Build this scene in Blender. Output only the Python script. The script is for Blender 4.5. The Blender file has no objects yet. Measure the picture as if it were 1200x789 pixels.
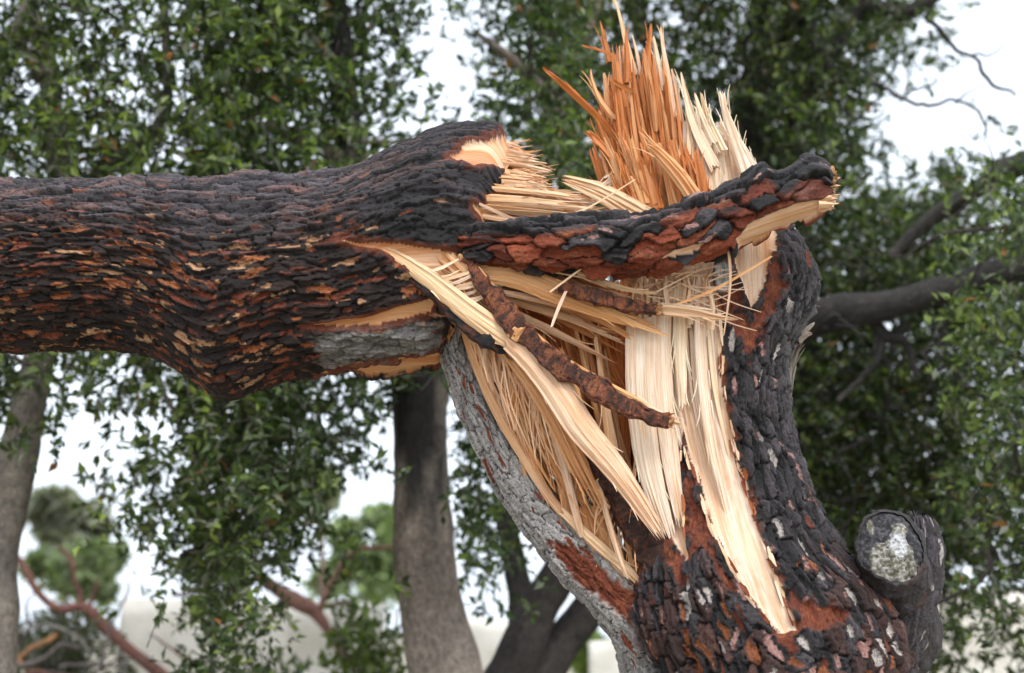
import bpy, math, random
import numpy as np

rng = np.random.default_rng(7)
random.seed(7)
scene = bpy.context.scene
COL = scene.collection

# ------------------------------------------------------------------ camera
FPX, CX, CY = 1667.0, 600.0, 394.5          # focal length and centre in photograph pixels
PITCH = math.radians(11.7)
CAM = np.array([0.0, 0.0, 1.5])
cam_d = bpy.data.cameras.new('camera')
cam_d.lens = 50.0
cam_d.sensor_width = 36.0
cam_d.clip_end = 2000.0
cam_d.clip_start = 0.05
cam = bpy.data.objects.new('camera', cam_d)
COL.objects.link(cam)
cam.location = CAM
cam.rotation_euler = (math.radians(90) + PITCH, 0, 0)
cam_d.dof.use_dof = True
cam_d.dof.focus_distance = 3.45
cam_d.dof.aperture_fstop = 2.2
scene.camera = cam

# ------------------------------------------------------------------ sky, sun, exposure
SUN_EL, SUN_AZ = math.radians(52), math.radians(150)     # azimuth from +Y towards +X (behind the camera, to the right)
world = bpy.data.worlds.new('World')
scene.world = world
world.use_nodes = True
wn, wl = world.node_tree.nodes, world.node_tree.links
wn.clear()
sky = wn.new('ShaderNodeTexSky')
sky.sky_type = 'NISHITA'
sky.sun_disc = False
sky.sun_elevation = SUN_EL
sky.sun_rotation = SUN_AZ
sky.air_density = 1.0
sky.dust_density = 4.0
hs = wn.new('ShaderNodeHueSaturation')
hs.inputs['Saturation'].default_value = 0.30
cl = wn.new('ShaderNodeMix'); cl.data_type = 'RGBA'
cl.inputs['Factor'].default_value = 0.55
cl.inputs['B'].default_value = (11.6, 12.9, 14.6, 1)         # even thin cloud
bg = wn.new('ShaderNodeBackground')
bg.inputs['Strength'].default_value = 0.13
wo = wn.new('ShaderNodeOutputWorld')
wl.new(sky.outputs[0], hs.inputs['Color'])
wl.new(hs.outputs[0], cl.inputs['A'])
wl.new(cl.outputs['Result'], bg.inputs['Color'])
wl.new(bg.outputs[0], wo.inputs['Surface'])
sun_d = bpy.data.lights.new('sun', 'SUN')
sun_d.energy = 1.5
sun_d.angle = math.radians(25)
sun_d.color = (1.0, 0.97, 0.93)
sun = bpy.data.objects.new('sun', sun_d)
COL.objects.link(sun)
sun.location = (3, -4, 9)
sun.rotation_euler = (math.radians(90) - SUN_EL, 0, math.radians(180) - SUN_AZ)
scene.view_settings.view_transform = 'Standard'
scene.view_settings.look = 'None'
scene.view_settings.gamma = 1
scene.view_settings.exposure = 0.5
scene.cycles.use_denoising = True
scene.cycles.max_bounces = 6
scene.cycles.transparent_max_bounces = 4

# ------------------------------------------------------------------ pixel <-> world
cP, sP = math.cos(PITCH), math.sin(PITCH)

def W(px, py, Y):
    """point on the ray through photograph pixel (px, py) at distance Y north of the camera"""
    px = np.asarray(px, float); py = np.asarray(py, float); Y = np.asarray(Y, float)
    a = (px - CX) / FPX
    b = (CY - py) / FPX
    dy = cP - b * sP
    dz = sP + b * cP
    t = Y / dy
    return np.stack([a * t, np.broadcast_to(Y, t.shape), CAM[2] + dz * t], -1)

def proj(P):
    d = P - CAM
    z = d[..., 1] * cP + d[..., 2] * sP
    up = -d[..., 1] * sP + d[..., 2] * cP
    return CX + FPX * d[..., 0] / z, CY - FPX * up / z

def px2m(Y):
    return Y / FPX * 1.02

# ------------------------------------------------------------------ numpy noise
def _h(i, j, k, seed):
    n = (i.astype(np.int64) * 374761393 + j.astype(np.int64) * 668265263 + k.astype(np.int64) * 1274126177 + seed * 974711) & 0xffffffff
    n = ((n ^ (n >> 13)) * 1274126177) & 0xffffffff
    n = (n ^ (n >> 16)) & 0xffffffff
    return n / 4294967295.0

def vnoise(p, seed=0):
    i = np.floor(p).astype(np.int64)
    f = p - i
    f = f * f * (3 - 2 * f)
    r = 0
    for a in (0, 1):
        wa = f[..., 0] if a else 1 - f[..., 0]
        for b in (0, 1):
            wb = f[..., 1] if b else 1 - f[..., 1]
            for c in (0, 1):
                wc = f[..., 2] if c else 1 - f[..., 2]
                r = r + wa * wb * wc * _h(i[..., 0] + a, i[..., 1] + b, i[..., 2] + c, seed)
    return r

def fbm(p, octaves=3, seed=0):
    r, amp, tot = 0, 1.0, 0
    for o in range(octaves):
        r = r + amp * vnoise(p * (2.0 ** o), seed + o * 17)
        tot += amp
        amp *= 0.5
    return r / tot

def sst(a, b, x):
    t = np.clip((x - a) / (b - a), 0, 1)
    return t * t * (3 - 2 * t)

def mix(a, b, t):
    return a + (np.asarray(b) - a) * t[..., None]

def inside(px, py, poly):
    r = np.zeros(px.shape, bool)
    n = len(poly)
    for i in range(n):
        x0, y0 = poly[i]
        x1, y1 = poly[(i + 1) % n]
        if y0 == y1:
            continue
        c = ((y0 > py) != (y1 > py)) & (px < (x1 - x0) * (py - y0) / (y1 - y0) + x0)
        r ^= c
    return r

def sdist(px, py, poly):
    """signed distance in pixels, negative inside"""
    d = np.full(px.shape, 1e9)
    n = len(poly)
    for i in range(n):
        x0, y0 = poly[i]
        x1, y1 = poly[(i + 1) % n]
        ex, ey = x1 - x0, y1 - y0
        t = np.clip(((px - x0) * ex + (py - y0) * ey) / (ex * ex + ey * ey + 1e-9), 0, 1)
        d = np.minimum(d, np.hypot(px - x0 - t * ex, py - y0 - t * ey))
    return np.where(inside(px, py, poly), -d, d)

def catmull(pts, ts):
    """pts (n,k) at integer parameters, evaluated at ts"""
    pts = np.asarray(pts, float)
    n = len(pts)
    i = np.clip(np.floor(ts).astype(int), 0, n - 2)
    f = (ts - i)[:, None]
    p0 = pts[np.maximum(i - 1, 0)]; p1 = pts[i]; p2 = pts[i + 1]; p3 = pts[np.minimum(i + 2, n - 1)]
    return 0.5 * ((2 * p1) + (p2 - p0) * f + (2 * p0 - 5 * p1 + 4 * p2 - p3) * f ** 2 + (3 * p1 - p0 - 3 * p2 + p3) * f ** 3)

# ------------------------------------------------------------------ objects
def make_mesh(name, V, Fq, col=None, fib=None, smooth=True):
    """V (n,3); Fq (m,4) or (m,3)"""
    me = bpy.data.meshes.new(name)
    V = np.ascontiguousarray(V, np.float32)
    Fq = np.ascontiguousarray(Fq, np.int32)
    k = Fq.shape[1]
    me.vertices.add(len(V)); me.vertices.foreach_set('co', V.ravel())
    me.loops.add(Fq.size); me.loops.foreach_set('vertex_index', Fq.ravel())
    me.polygons.add(len(Fq))
    me.polygons.foreach_set('loop_start', np.arange(0, Fq.size, k, dtype=np.int32))
    me.polygons.foreach_set('use_smooth', np.full(len(Fq), smooth))
    if col is not None:
        a = me.attributes.new('Col', 'FLOAT_COLOR', 'POINT')
        c = np.ones((len(V), 4), np.float32); c[:, :3] = col
        a.data.foreach_set('color', c.ravel())
    if fib is not None:
        a = me.attributes.new('fib', 'FLOAT_VECTOR', 'POINT')
        a.data.foreach_set('vector', np.ascontiguousarray(fib, np.float32).ravel())
    me.update(calc_edges=True)
    return me

def obj(name, me, mat, parent=None, label=None, kind=None):
    o = bpy.data.objects.new(name, me)
    COL.objects.link(o)
    if mat is not None and me is not None and not me.materials:
        me.materials.append(mat)
    if parent is not None:
        o.parent = parent
        o.matrix_parent_inverse = parent.matrix_world.inverted() if parent.type != 'EMPTY' else MPI[parent.name]
    if label: o['label'] = label
    if kind: o['kind'] = kind
    return o

MPI = {}
from mathutils import Matrix
def thing(name, label, cat, loc, group=None):
    o = bpy.data.objects.new(name, None)
    COL.objects.link(o)
    o.location = loc
    o.empty_display_size = 0.2
    MPI[o.name] = Matrix.Translation(-Matrix.Translation(loc).translation)
    o['label'] = label; o['category'] = cat
    if group: o['group'] = group
    return o

def tag(o, label, cat, group=None):
    o['label'] = label; o['category'] = cat
    if group: o['group'] = group
    return o

def submesh(name, V, Q, col, fib, sel, mat, parent, kind=None, label=None):
    q = Q[sel]
    if len(q) == 0:
        return None
    u, inv = np.unique(q, return_inverse=True)
    me = make_mesh(name, V[u], inv.reshape(q.shape), col[u], fib[u])
    return obj(name, me, mat, parent, label, kind)

# ------------------------------------------------------------------ materials
def new_mat(name):
    m = bpy.data.materials.new(name)
    m.use_nodes = True
    nt = m.node_tree
    b = nt.nodes['Principled BSDF']
    return m, nt.nodes, nt.links, b

def nd(N, t, **kw):
    n = N.new(t)
    for k, v in kw.items():
        setattr(n, k, v)
    return n

def bark_material(name, scale=1.0, rough=0.62):
    m, N, L, b = new_mat(name)
    at = nd(N, 'ShaderNodeAttribute', attribute_name='Col')
    fb = nd(N, 'ShaderNodeAttribute', attribute_name='fib')
    mp = nd(N, 'ShaderNodeMapping'); mp.inputs['Scale'].default_value = (170 * scale, 170 * scale, 170 * scale)
    n1 = nd(N, 'ShaderNodeTexNoise'); n1.inputs['Scale'].default_value = 1.0; n1.inputs['Detail'].default_value = 6; n1.inputs['Roughness'].default_value = 0.65
    L.new(fb.outputs['Vector'], mp.inputs['Vector']); L.new(mp.outputs[0], n1.inputs['Vector'])
    n2 = nd(N, 'ShaderNodeTexNoise', noise_type='RIDGED_MULTIFRACTAL'); n2.inputs['Scale'].default_value = 0.42; n2.inputs['Detail'].default_value = 5; n2.inputs['Roughness'].default_value = 0.7
    n2.inputs['Lacunarity'].default_value = 2.3
    L.new(mp.outputs[0], n2.inputs['Vector'])
    n3 = nd(N, 'ShaderNodeTexNoise'); n3.inputs['Scale'].default_value = 3.1; n3.inputs['Detail'].default_value = 4; n3.inputs['Roughness'].default_value = 0.75
    L.new(mp.outputs[0], n3.inputs['Vector'])
    rp = nd(N, 'ShaderNodeMapRange'); rp.inputs[1].default_value = 0.3; rp.inputs[2].default_value = 0.72; rp.inputs[3].default_value = 0.5; rp.inputs[4].default_value = 1.5
    L.new(n1.outputs['Fac'], rp.inputs[0])
    r3 = nd(N, 'ShaderNodeMapRange'); r3.inputs[1].default_value = 0.3; r3.inputs[2].default_value = 0.7; r3.inputs[3].default_value = 0.55; r3.inputs[4].default_value = 1.5
    L.new(n3.outputs['Fac'], r3.inputs[0])
    m2 = nd(N, 'ShaderNodeMath', operation='MULTIPLY'); L.new(rp.outputs[0], m2.inputs[0]); L.new(r3.outputs[0], m2.inputs[1])
    mu = nd(N, 'ShaderNodeVectorMath', operation='MULTIPLY')
    L.new(at.outputs['Color'], mu.inputs[0]); L.new(m2.outputs[0], mu.inputs[1])
    L.new(mu.outputs[0], b.inputs['Base Color'])
    a1 = nd(N, 'ShaderNodeMath', operation='MULTIPLY_ADD'); a1.inputs[1].default_value = 0.35
    L.new(n2.outputs['Fac'], a1.inputs[0]); L.new(n1.outputs['Fac'], a1.inputs[2])
    a2 = nd(N, 'ShaderNodeMath', operation='MULTIPLY_ADD'); a2.inputs[1].default_value = 0.4
    L.new(n3.outputs['Fac'], a2.inputs[0]); L.new(a1.outputs[0], a2.inputs[2])
    bp = nd(N, 'ShaderNodeBump'); bp.inputs['Strength'].default_value = 1.0; bp.inputs['Distance'].default_value = 0.008
    L.new(a2.outputs[0], bp.inputs['Height']); L.new(bp.outputs[0], b.inputs['Normal'])
    b.inputs['Roughness'].default_value = rough
    b.inputs['Specular IOR Level'].default_value = 0.4
    return m

def wood_material(name):
    m, N, L, b = new_mat(name)
    at = nd(N, 'ShaderNodeAttribute', attribute_name='Col')
    fb = nd(N, 'ShaderNodeAttribute', attribute_name='fib')
    mp = nd(N, 'ShaderNodeMapping'); mp.inputs['Scale'].default_value = (420, 9, 1)
    n1 = nd(N, 'ShaderNodeTexNoise'); n1.inputs['Scale'].default_value = 1.0; n1.inputs['Detail'].default_value = 5; n1.inputs['Roughness'].default_value = 0.6
    L.new(fb.outputs['Vector'], mp.inputs['Vector']); L.new(mp.outputs[0], n1.inputs['Vector'])
    mp2 = nd(N, 'ShaderNodeMapping'); mp2.inputs['Scale'].default_value = (90, 5, 1)
    n2 = nd(N, 'ShaderNodeTexNoise'); n2.inputs['Scale'].default_value = 1.0; n2.inputs['Detail'].default_value = 3
    L.new(fb.outputs['Vector'], mp2.inputs['Vector']); L.new(mp2.outputs[0], n2.inputs['Vector'])
    rp = nd(N, 'ShaderNodeMapRange'); rp.inputs[1].default_value = 0.30; rp.inputs[2].default_value = 0.62; rp.inputs[3].default_value = 0.0; rp.inputs[4].default_value = 1.0
    L.new(n1.outputs['Fac'], rp.inputs[0])
    r2 = nd(N, 'ShaderNodeMapRange'); r2.inputs[1].default_value = 0.35; r2.inputs[2].default_value = 0.65; r2.inputs[3].default_value = 0.0; r2.inputs[4].default_value = 1.0
    L.new(n2.outputs['Fac'], r2.inputs[0])
    dk = nd(N, 'ShaderNodeVectorMath', operation='MULTIPLY'); dk.inputs[1].default_value = (0.84, 0.69, 0.56)
    L.new(at.outputs['Color'], dk.inputs[0])
    mx = nd(N, 'ShaderNodeMix', data_type='RGBA')
    L.new(rp.outputs[0], mx.inputs['Factor']); L.new(dk.outputs[0], mx.inputs['A']); L.new(at.outputs['Color'], mx.inputs['B'])
    dk2 = nd(N, 'ShaderNodeVectorMath', operation='MULTIPLY'); dk2.inputs[1].default_value = (0.90, 0.78, 0.66)
    L.new(mx.outputs['Result'], dk2.inputs[0])
    mx2 = nd(N, 'ShaderNodeMix', data_type='RGBA')
    L.new(r2.outputs[0], mx2.inputs['Factor']); L.new(dk2.outputs[0], mx2.inputs['A']); L.new(mx.outputs['Result'], mx2.inputs['B'])
    L.new(mx2.outputs['Result'], b.inputs['Base Color'])
    bp = nd(N, 'ShaderNodeBump'); bp.inputs['Strength'].default_value = 0.7; bp.inputs['Distance'].default_value = 0.003
    L.new(n1.outputs['Fac'], bp.inputs['Height']); L.new(bp.outputs[0], b.inputs['Normal'])
    b.inputs['Roughness'].default_value = 0.6
    b.inputs['Specular IOR Level'].default_value = 0.3
    return m

def simple_noise_mat(name, c0, c1, scale, rough=0.9, bump=0.5, dist=0.02, stretch=(1, 1, 1), detail=6):
    m, N, L, b = new_mat(name)
    tc = nd(N, 'ShaderNodeTexCoord')
    mp = nd(N, 'ShaderNodeMapping'); mp.inputs['Scale'].default_value = stretch
    n1 = nd(N, 'ShaderNodeTexNoise'); n1.inputs['Scale'].default_value = scale; n1.inputs['Detail'].default_value = detail; n1.inputs['Roughness'].default_value = 0.65
    L.new(tc.outputs['Object'], mp.inputs[0]); L.new(mp.outputs[0], n1.inputs['Vector'])
    cr = nd(N, 'ShaderNodeValToRGB')
    cr.color_ramp.elements[0].position = 0.34; cr.color_ramp.elements[0].color = (*c0, 1)
    cr.color_ramp.elements[1].position = 0.66; cr.color_ramp.elements[1].color = (*c1, 1)
    L.new(n1.outputs['Fac'], cr.inputs[0]); L.new(cr.outputs[0], b.inputs['Base Color'])
    bp = nd(N, 'ShaderNodeBump'); bp.inputs['Strength'].default_value = bump; bp.inputs['Distance'].default_value = dist
    L.new(n1.outputs['Fac'], bp.inputs['Height']); L.new(bp.outputs[0], b.inputs['Normal'])
    b.inputs['Roughness'].default_value = rough
    return m

M_bark = bark_material('pine_bark')
M_greybark = bark_material('grey_pine_bark', 0.8, 0.85)
M_wood = wood_material('torn_pine_wood')
M_oak = bark_material('oak_bark', 0.25, 0.9)

def leaf_material():
    m, N, L, b = new_mat('holm_oak_leaf')
    at = nd(N, 'ShaderNodeAttribute', attribute_name='Col')
    L.new(at.outputs['Color'], b.inputs['Base Color'])
    b.inputs['Roughness'].default_value = 0.42
    b.inputs['Specular IOR Level'].default_value = 0.45
    tr = nd(N, 'ShaderNodeBsdfTranslucent')
    gm = nd(N, 'ShaderNodeVectorMath', operation='MULTIPLY'); gm.inputs[1].default_value = (1.5, 1.7, 0.7)
    L.new(at.outputs['Color'], gm.inputs[0]); L.new(gm.outputs[0], tr.inputs['Color'])
    ms = nd(N, 'ShaderNodeMixShader'); ms.inputs[0].default_value = 0.3
    out = N['Material Output']
    L.new(b.outputs[0], ms.inputs[1]); L.new(tr.outputs[0], ms.inputs[2]); L.new(ms.outputs[0], out.inputs['Surface'])
    return m
M_leaf = leaf_material()

# ------------------------------------------------------------------ setting: ground, walls
M_ground = simple_noise_mat('dry_ground', (0.20, 0.17, 0.12), (0.36, 0.32, 0.25), 2.5, 0.95, 0.6, 0.03)
M_wall = simple_noise_mat('pale_render', (0.60, 0.56, 0.48), (0.78, 0.75, 0.68), 3.5, 0.95, 0.5, 0.02)

def ground():
    n = 120
    a = np.linspace(-1, 1, n)
    g = np.sign(a) * np.abs(a) ** 3 * 400
    X, Yy = np.meshgrid(g, g + 4, indexing='ij')
    p = np.stack([X, Yy, X * 0], -1)
    z = (fbm(p * 0.8, 3, 5) - 0.5) * 0.10 * np.exp(-(X ** 2 + (Yy - 6) ** 2) / 900)
    V = np.stack([X, Yy, z], -1).reshape(-1, 3)
    i = np.arange(n - 1)[:, None] * n + np.arange(n - 1)[None]
    Q = np.stack([i, i + n, i + n + 1, i + 1], -1).reshape(-1, 4)
    o = obj('ground', make_mesh('ground', V, Q), M_ground, None, None, 'structure')
ground()

def rough_wall(name, label, x0, x1, y, top0, top1, thick, seed, group=None):
    """weathered rendered wall: front grid with relief, uneven top, closed box"""
    nx, nz = 60, 14
    xs = np.linspace(x0, x1, nx)
    V = []
    tops = np.linspace(top0, top1, nx) + (fbm(np.stack([xs * 1.5, xs * 0, xs * 0 + seed], -1), 3, seed) - 0.5) * 0.10
    ring = []
    for side, yy in ((0, y), (1, y + thick)):
        for k in range(nz):
            t = k / (nz - 1)
            z = -0.1 + (tops + 0.1) * t
            p = np.stack([xs, np.full(nx, yy), z], -1)
            d = (fbm(p * 3, 3, seed + 3) - 0.5) * 0.07
            p[:, 1] += d * (1 if side == 0 else -1) + (0.03 if t == 1 else 0) * (1 if side == 0 else -1)
            V.append(p)
    V = np.concatenate(V)
    Q = []
    def idx(s, k, i): return (s * nz + k) * nx + i
    for i in range(nx - 1):
        for k in range(nz - 1):
            Q.append((idx(0, k, i), idx(0, k, i + 1), idx(0, k + 1, i + 1), idx(0, k + 1, i)))
            Q.append((idx(1, k, i), idx(1, k + 1, i), idx(1, k + 1, i + 1), idx(1, k, i + 1)))
        Q.append((idx(0, nz - 1, i), idx(0, nz - 1, i + 1), idx(1, nz - 1, i + 1), idx(1, nz - 1, i)))
    for i in (0, nx - 1):
        for k in range(nz - 1):
            q = (idx(0, k, i), idx(0, k + 1, i), idx(1, k + 1, i), idx(1, k, i))
            Q.append(q if i == 0 else q[::-1])
    o = obj(name, make_mesh(name, V, np.array(Q)), M_wall)
    tag(o, label, 'wall', group)
    return o

def wz(px, py, Y):
    return float(W(px, py, Y)[2])
def wx(px, py, Y):
    return float(W(px, py, Y)[0])
rough_wall('garden_wall', 'pale rendered garden wall behind the fallen red branches', wx(140, 740, 11.5), wx(447, 740, 11.5), 11.5, wz(140, 705, 11.5), wz(447, 703, 11.5), 0.35, 1)
rough_wall('boundary_wall', 'low white wall showing between the two leaning dark trunks', wx(540, 740, 15), wx(604, 740, 15), 15, wz(540, 722, 15), wz(604, 730, 15), 0.4, 2)
rough_wall('boundary_wall', 'short pale wall end beneath the grey bark strip', wx(692, 740, 15.5), wx(860, 740, 15.5), 15.5, wz(692, 752, 15.5), wz(860, 750, 15.5), 0.4, 3)
rough_wall('white_wall', 'bright white wall glimpsed through dark leaves beside the sawn stub', wx(1040, 740, 13), wx(1420, 740, 13), 13, wz(1040, 690, 13), wz(1420, 690, 13), 0.4, 4)

# ------------------------------------------------------------------ the snapped pine
Y0 = 3.55
base_loc = tuple(float(v) for v in W(905, 1440, Y0 + 0.05))
base_loc = (base_loc[0], base_loc[1], 0.0)
pine = thing('snapped_pine', 'snapped pine with toppled trunk hanging from its splintered standing stump', 'tree', base_loc)

C_CHAR = np.array((0.0115, 0.0100, 0.0105))
C_DARKBROWN = np.array((0.011, 0.0070, 0.0055))
C_LAV = np.array((0.085, 0.072, 0.078))
C_RED = np.array((0.185, 0.045, 0.020))
C_ORANGE = np.array((0.36, 0.115, 0.040))
C_TAN = np.array((0.46, 0.25, 0.13))
C_PINK = np.array((0.36, 0.19, 0.16))
C_GREY = np.array((0.36, 0.335, 0.315))
C_PALE = np.array((0.50, 0.44, 0.40))
C_CREAM = np.array((0.82, 0.61, 0.45))
C_SAP = np.array((0.88, 0.77, 0.66))
C_WOOD = np.array((0.70, 0.41, 0.21))
C_HEART = np.array((0.54, 0.205, 0.062))
C_DEEP = np.array((0.40, 0.15, 0.045))

def voronoi(u, s, cu, cs, period, seed, jit=0.85):
    """staggered jittered cells; period is the extent of s (wraps). returns id, f1, edge, local coords"""
    ns = max(3, int(round(period / cs)))
    cs = period / ns
    x = u / cu
    y = s / cs
    j0 = np.floor(y).astype(np.int64)
    F1 = np.full(u.shape, 1e9); F2 = np.full(u.shape, 1e9)
    ID = np.zeros(u.shape, np.int64); LX = np.zeros(u.shape); LY = np.zeros(u.shape)
    for dj in (-1, 0, 1):
        j = j0 + dj
        jw = np.mod(j, ns)
        off = 0.5 * (jw % 2) + 0.37 * _h(jw, jw * 0, jw * 0, seed + 9)
        i0 = np.floor(x - off).astype(np.int64)
        for di in (-1, 0, 1):
            i = i0 + di
            sx = i + off + 0.5 + jit * (_h(i, jw, jw * 0, seed) - 0.5)
            sy = j + 0.5 + jit * 0.7 * (_h(i, jw, jw * 0, seed + 1) - 0.5)
            w = 0.25 * (_h(i, jw, jw * 0, seed + 2) - 0.5)      # uneven cell sizes
            dx, dy = x - sx, y - sy
            d = np.sqrt(dx * dx + dy * dy) + w
            c = d < F1
            F2 = np.where(c, F1, np.minimum(F2, d))
            F1 = np.where(c, d, F1)
            ID = np.where(c, (i + 5000) * 4096 + jw, ID)
            LX = np.where(c, dx, LX); LY = np.where(c, dy, LY)
    return ID, F1, F2 - F1, LX, LY

def idrand(ID, k):
    return _h(ID // 4096, ID % 4096, np.full(ID.shape, k), 31)

SURF = {}
def relief_trunk(pname, pairs, step, cu, cs, hgt, palette, woods=(), parent=None, nplates=60, depth=1.0, mat=M_bark, seed=1,
                 wood_col=None, lump=0.03, crack=0.10, fibre_amp=0.006, wood_depth=0.012, coarse=None, back=2.2, terr=0.006, shingle=0.7, lumpf=6.0, square=1.0, cap_col=C_WOOD, edge_noise=14, edge_scale=(1, 1, 1), grain=(1, 1, 1), cap_end=True, wood_along=None):
    """pairs: (ax,ay, bx,by, dY, depth_px). Builds the bark as separate plates, cracks and torn wood."""
    pr = np.array(pairs, float)
    # resample along with about `step` photograph pixels
    cen = np.stack([(pr[:, 0] + pr[:, 2]) / 2, (pr[:, 1] + pr[:, 3]) / 2], -1)
    seg = np.hypot(*np.diff(cen, axis=0).T)
    ts = []
    for i, L_ in enumerate(seg):
        st = step
        if coarse is not None and coarse(cen[i]) and coarse(cen[i + 1]):
            st = step * 4
        n = max(1, int(round(L_ / st)))
        ts.append(i + np.arange(n) / n)
    ts = np.concatenate(ts + [np.array([len(pr) - 1.0])])
    R = catmull(pr, ts)
    A = W(R[:, 0], R[:, 1], Y0 + R[:, 4]); B = W(R[:, 2], R[:, 3], Y0 + R[:, 4])
    C = (A + B) / 2
    Nv = (A - B) / 2
    rn = np.linalg.norm(Nv, axis=1)
    rd = R[:, 5] * px2m(Y0) * depth
    T = np.gradient(C, axis=0); T /= np.linalg.norm(T, axis=1)[:, None]
    Nn = Nv / rn[:, None]
    Bf = np.cross(T, Nn); Bf /= np.linalg.norm(Bf, axis=1)[:, None]
    Bf *= np.where(Bf[:, 1] > 0, -1, 1)[:, None]                # towards the camera
    rmean = float(np.mean(np.maximum(rn, rd)))
    per = 2 * math.pi * rmean
    nf = int(per / 2 / (step * px2m(Y0))); nb = max(16, int(nf / back))
    th = np.concatenate([np.linspace(-0.25, math.pi + 0.25, nf, endpoint=False), np.linspace(math.pi + 0.25, 2 * math.pi - 0.25, nb, endpoint=False)])
    c, s = np.cos(th), np.sin(th)
    if square != 1.0:
        c, s = np.sign(c) * np.abs(c) ** square, np.sign(s) * np.abs(s) ** square
    n, m = len(ts), len(th)
    P = C[:, None] + Nv[:, None] * c[None, :, None] + (Bf * rd[:, None])[:, None] * s[None, :, None]
    nrm = Nn[:, None] * (c[None] / rn[:, None])[..., None] + Bf[:, None] * (s[None] / rd[:, None])[..., None]
    nrm /= np.linalg.norm(nrm, axis=-1)[..., None]
    u = np.concatenate([[0], np.cumsum(np.linalg.norm(np.diff(C, axis=0), axis=1))])
    U = np.repeat(u[:, None], m, 1)
    S = np.repeat((np.mod(th, 2 * math.pi) * rmean)[None], n, 0)
    # big lumps
    P = P + nrm * ((fbm(P * lumpf, 3, seed) - 0.5) * 2 * lump)[..., None]
    px, py = proj(P)
    front = (nrm @ np.array([0, -1.0, 0])) > -0.25
    # warped cells
    q = P * 1.0
    wu = (fbm(q * 11, 2, seed + 40) - 0.5) * cu * 1.1
    ws = (fbm(q * 16, 2, seed + 50) - 0.5) * cs * 1.8
    wu2 = (fbm(q * 90, 2, seed + 60) - 0.5) * cu * 0.22
    ws2 = (fbm(q * 60, 2, seed + 70) - 0.5) * cs * 0.42
    ID, F1, E, LX, LY = voronoi(U + wu + wu2, np.mod(S + ws + ws2, per), cu, cs, per, seed)
    r1, r2, r3 = idrand(ID, 1), idrand(ID, 2), idrand(ID, 3)
    aniso = np.stack([U / cu, S / cs, U * 0 + seed], -1)
    fl = fbm(aniso * np.array([1.5, 2.0, 1]) + 0, 4, seed + 80)
    edge = sst(0.0, crack, E)
    tf = fl * 7; tr = (np.floor(tf) + sst(0.0, 0.2, tf - np.floor(tf))) / 7
    h = -hgt * 0.75 + edge * hgt * (0.45 + 0.9 * r1) + edge * (LY * shingle * (0.5 + r2) + LX * (r3 - 0.5)) * hgt * 0.8 + (tr - 0.5) * terr * 4 + (fbm(q * 120, 2, seed + 5) - 0.5) * terr * 0.6
    # wood
    wm = np.zeros(P.shape[:2]); wd = np.full(P.shape[:2], 1e3)
    nz1 = (fbm(P * 34 * np.asarray(edge_scale), 2, seed + 90) - 0.5) * edge_noise
    for poly in woods:
        d = sdist(px + nz1, py + nz1 * 0.7, poly)
        d = np.where(front, d, 1e3)
        wd = np.minimum(wd, d)
    wm = sst(1.8, -1.8, wd) if len(woods) else wm
    col = palette(dict(ID=ID, F1=F1, E=E, LX=LX, LY=LY, r1=r1, r2=r2, r3=r3, px=px, py=py, th=np.repeat(th[None], n, 0), wd=wd, P=P, edge=edge, fl=fl, U=U, S=S, nrm=nrm, h=h))
    col, dh = col if isinstance(col, tuple) else (col, 0)
    h = h + dh
    across, along = S, U
    if wood_along is not None:
        along_dir = wood_along(px, py)                       # fibre direction in pixels (unit)
        across = along_dir[0] * px2m(Y0)
        along = along_dir[1] * px2m(Y0)
    if len(woods):
        g = np.stack([across * 170, along * 3.5, across * 0 + 3], -1)
        f1 = fbm(g, 4, seed + 100)
        g2 = np.stack([across * 40, along * 2.0, across * 0 + 9], -1)
        f2 = vnoise(g2, seed + 110)
        st = np.floor(f2 * 6) / 6
        hw = -hgt * 0.35 - wood_depth + (f1 - 0.5) * fibre_amp + (st - 0.5) * fibre_amp * 1.1
        wc = wood_col(px, py, f1, f2) if wood_col else mix(mix(np.broadcast_to(C_WOOD, P.shape), C_CREAM, sst(0.3, 0.6, f1)), C_HEART, sst(0.6, 0.8, f2) * 0.5)
        h = h * (1 - wm) + hw * wm
        col = mix(col, wc, (wm > 0.5).astype(float))
    def soft(x, w):                                          # soften single-vertex steps
        x = (np.roll(x, 1, 1) + w * x + np.roll(x, -1, 1)) / (w + 2)
        xp = np.concatenate([x[:1], x, x[-1:]])
        return (xp[:-2] + w * x + xp[2:]) / (w + 2)
    for _ in range(1):                                       # along the stem: no saw-teeth on the plate edges
        hp = np.concatenate([h[:1], h, h[-1:]])
        h = (hp[:-2] + 2 * h + hp[2:]) / 4
    hs_ = soft(soft(h, 2), 2)
    near = sst(9, 4, np.abs(wd))                             # torn edges get the softer version
    h = soft(h, 6) * (1 - near) + hs_ * near
    P = P + nrm * h[..., None]
    # fade the relief at the very ends
    V = P.reshape(-1, 3); Cc = col.reshape(-1, 3)
    fib = np.stack([across, along, S * 0 + seed], -1).reshape(-1, 3)
    bfib = V * np.asarray(grain)                             # bark grain follows the real surface
    i = np.arange(n - 1)[:, None]; j = np.arange(m)[None]
    a = i * m + j; b = i * m + (j + 1) % m
    Q = np.stack([a, b, b + m, a + m], -1).reshape(-1, 4)
    # outward orientation check
    fc = V[Q].mean(1)
    fn = np.cross(V[Q[:, 1]] - V[Q[:, 0]], V[Q[:, 3]] - V[Q[:, 0]])
    if np.sum(fn * nrm[:-1].reshape(-1, 3)) < 0:
        Q = Q[:, ::-1]; fn = -fn
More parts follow.
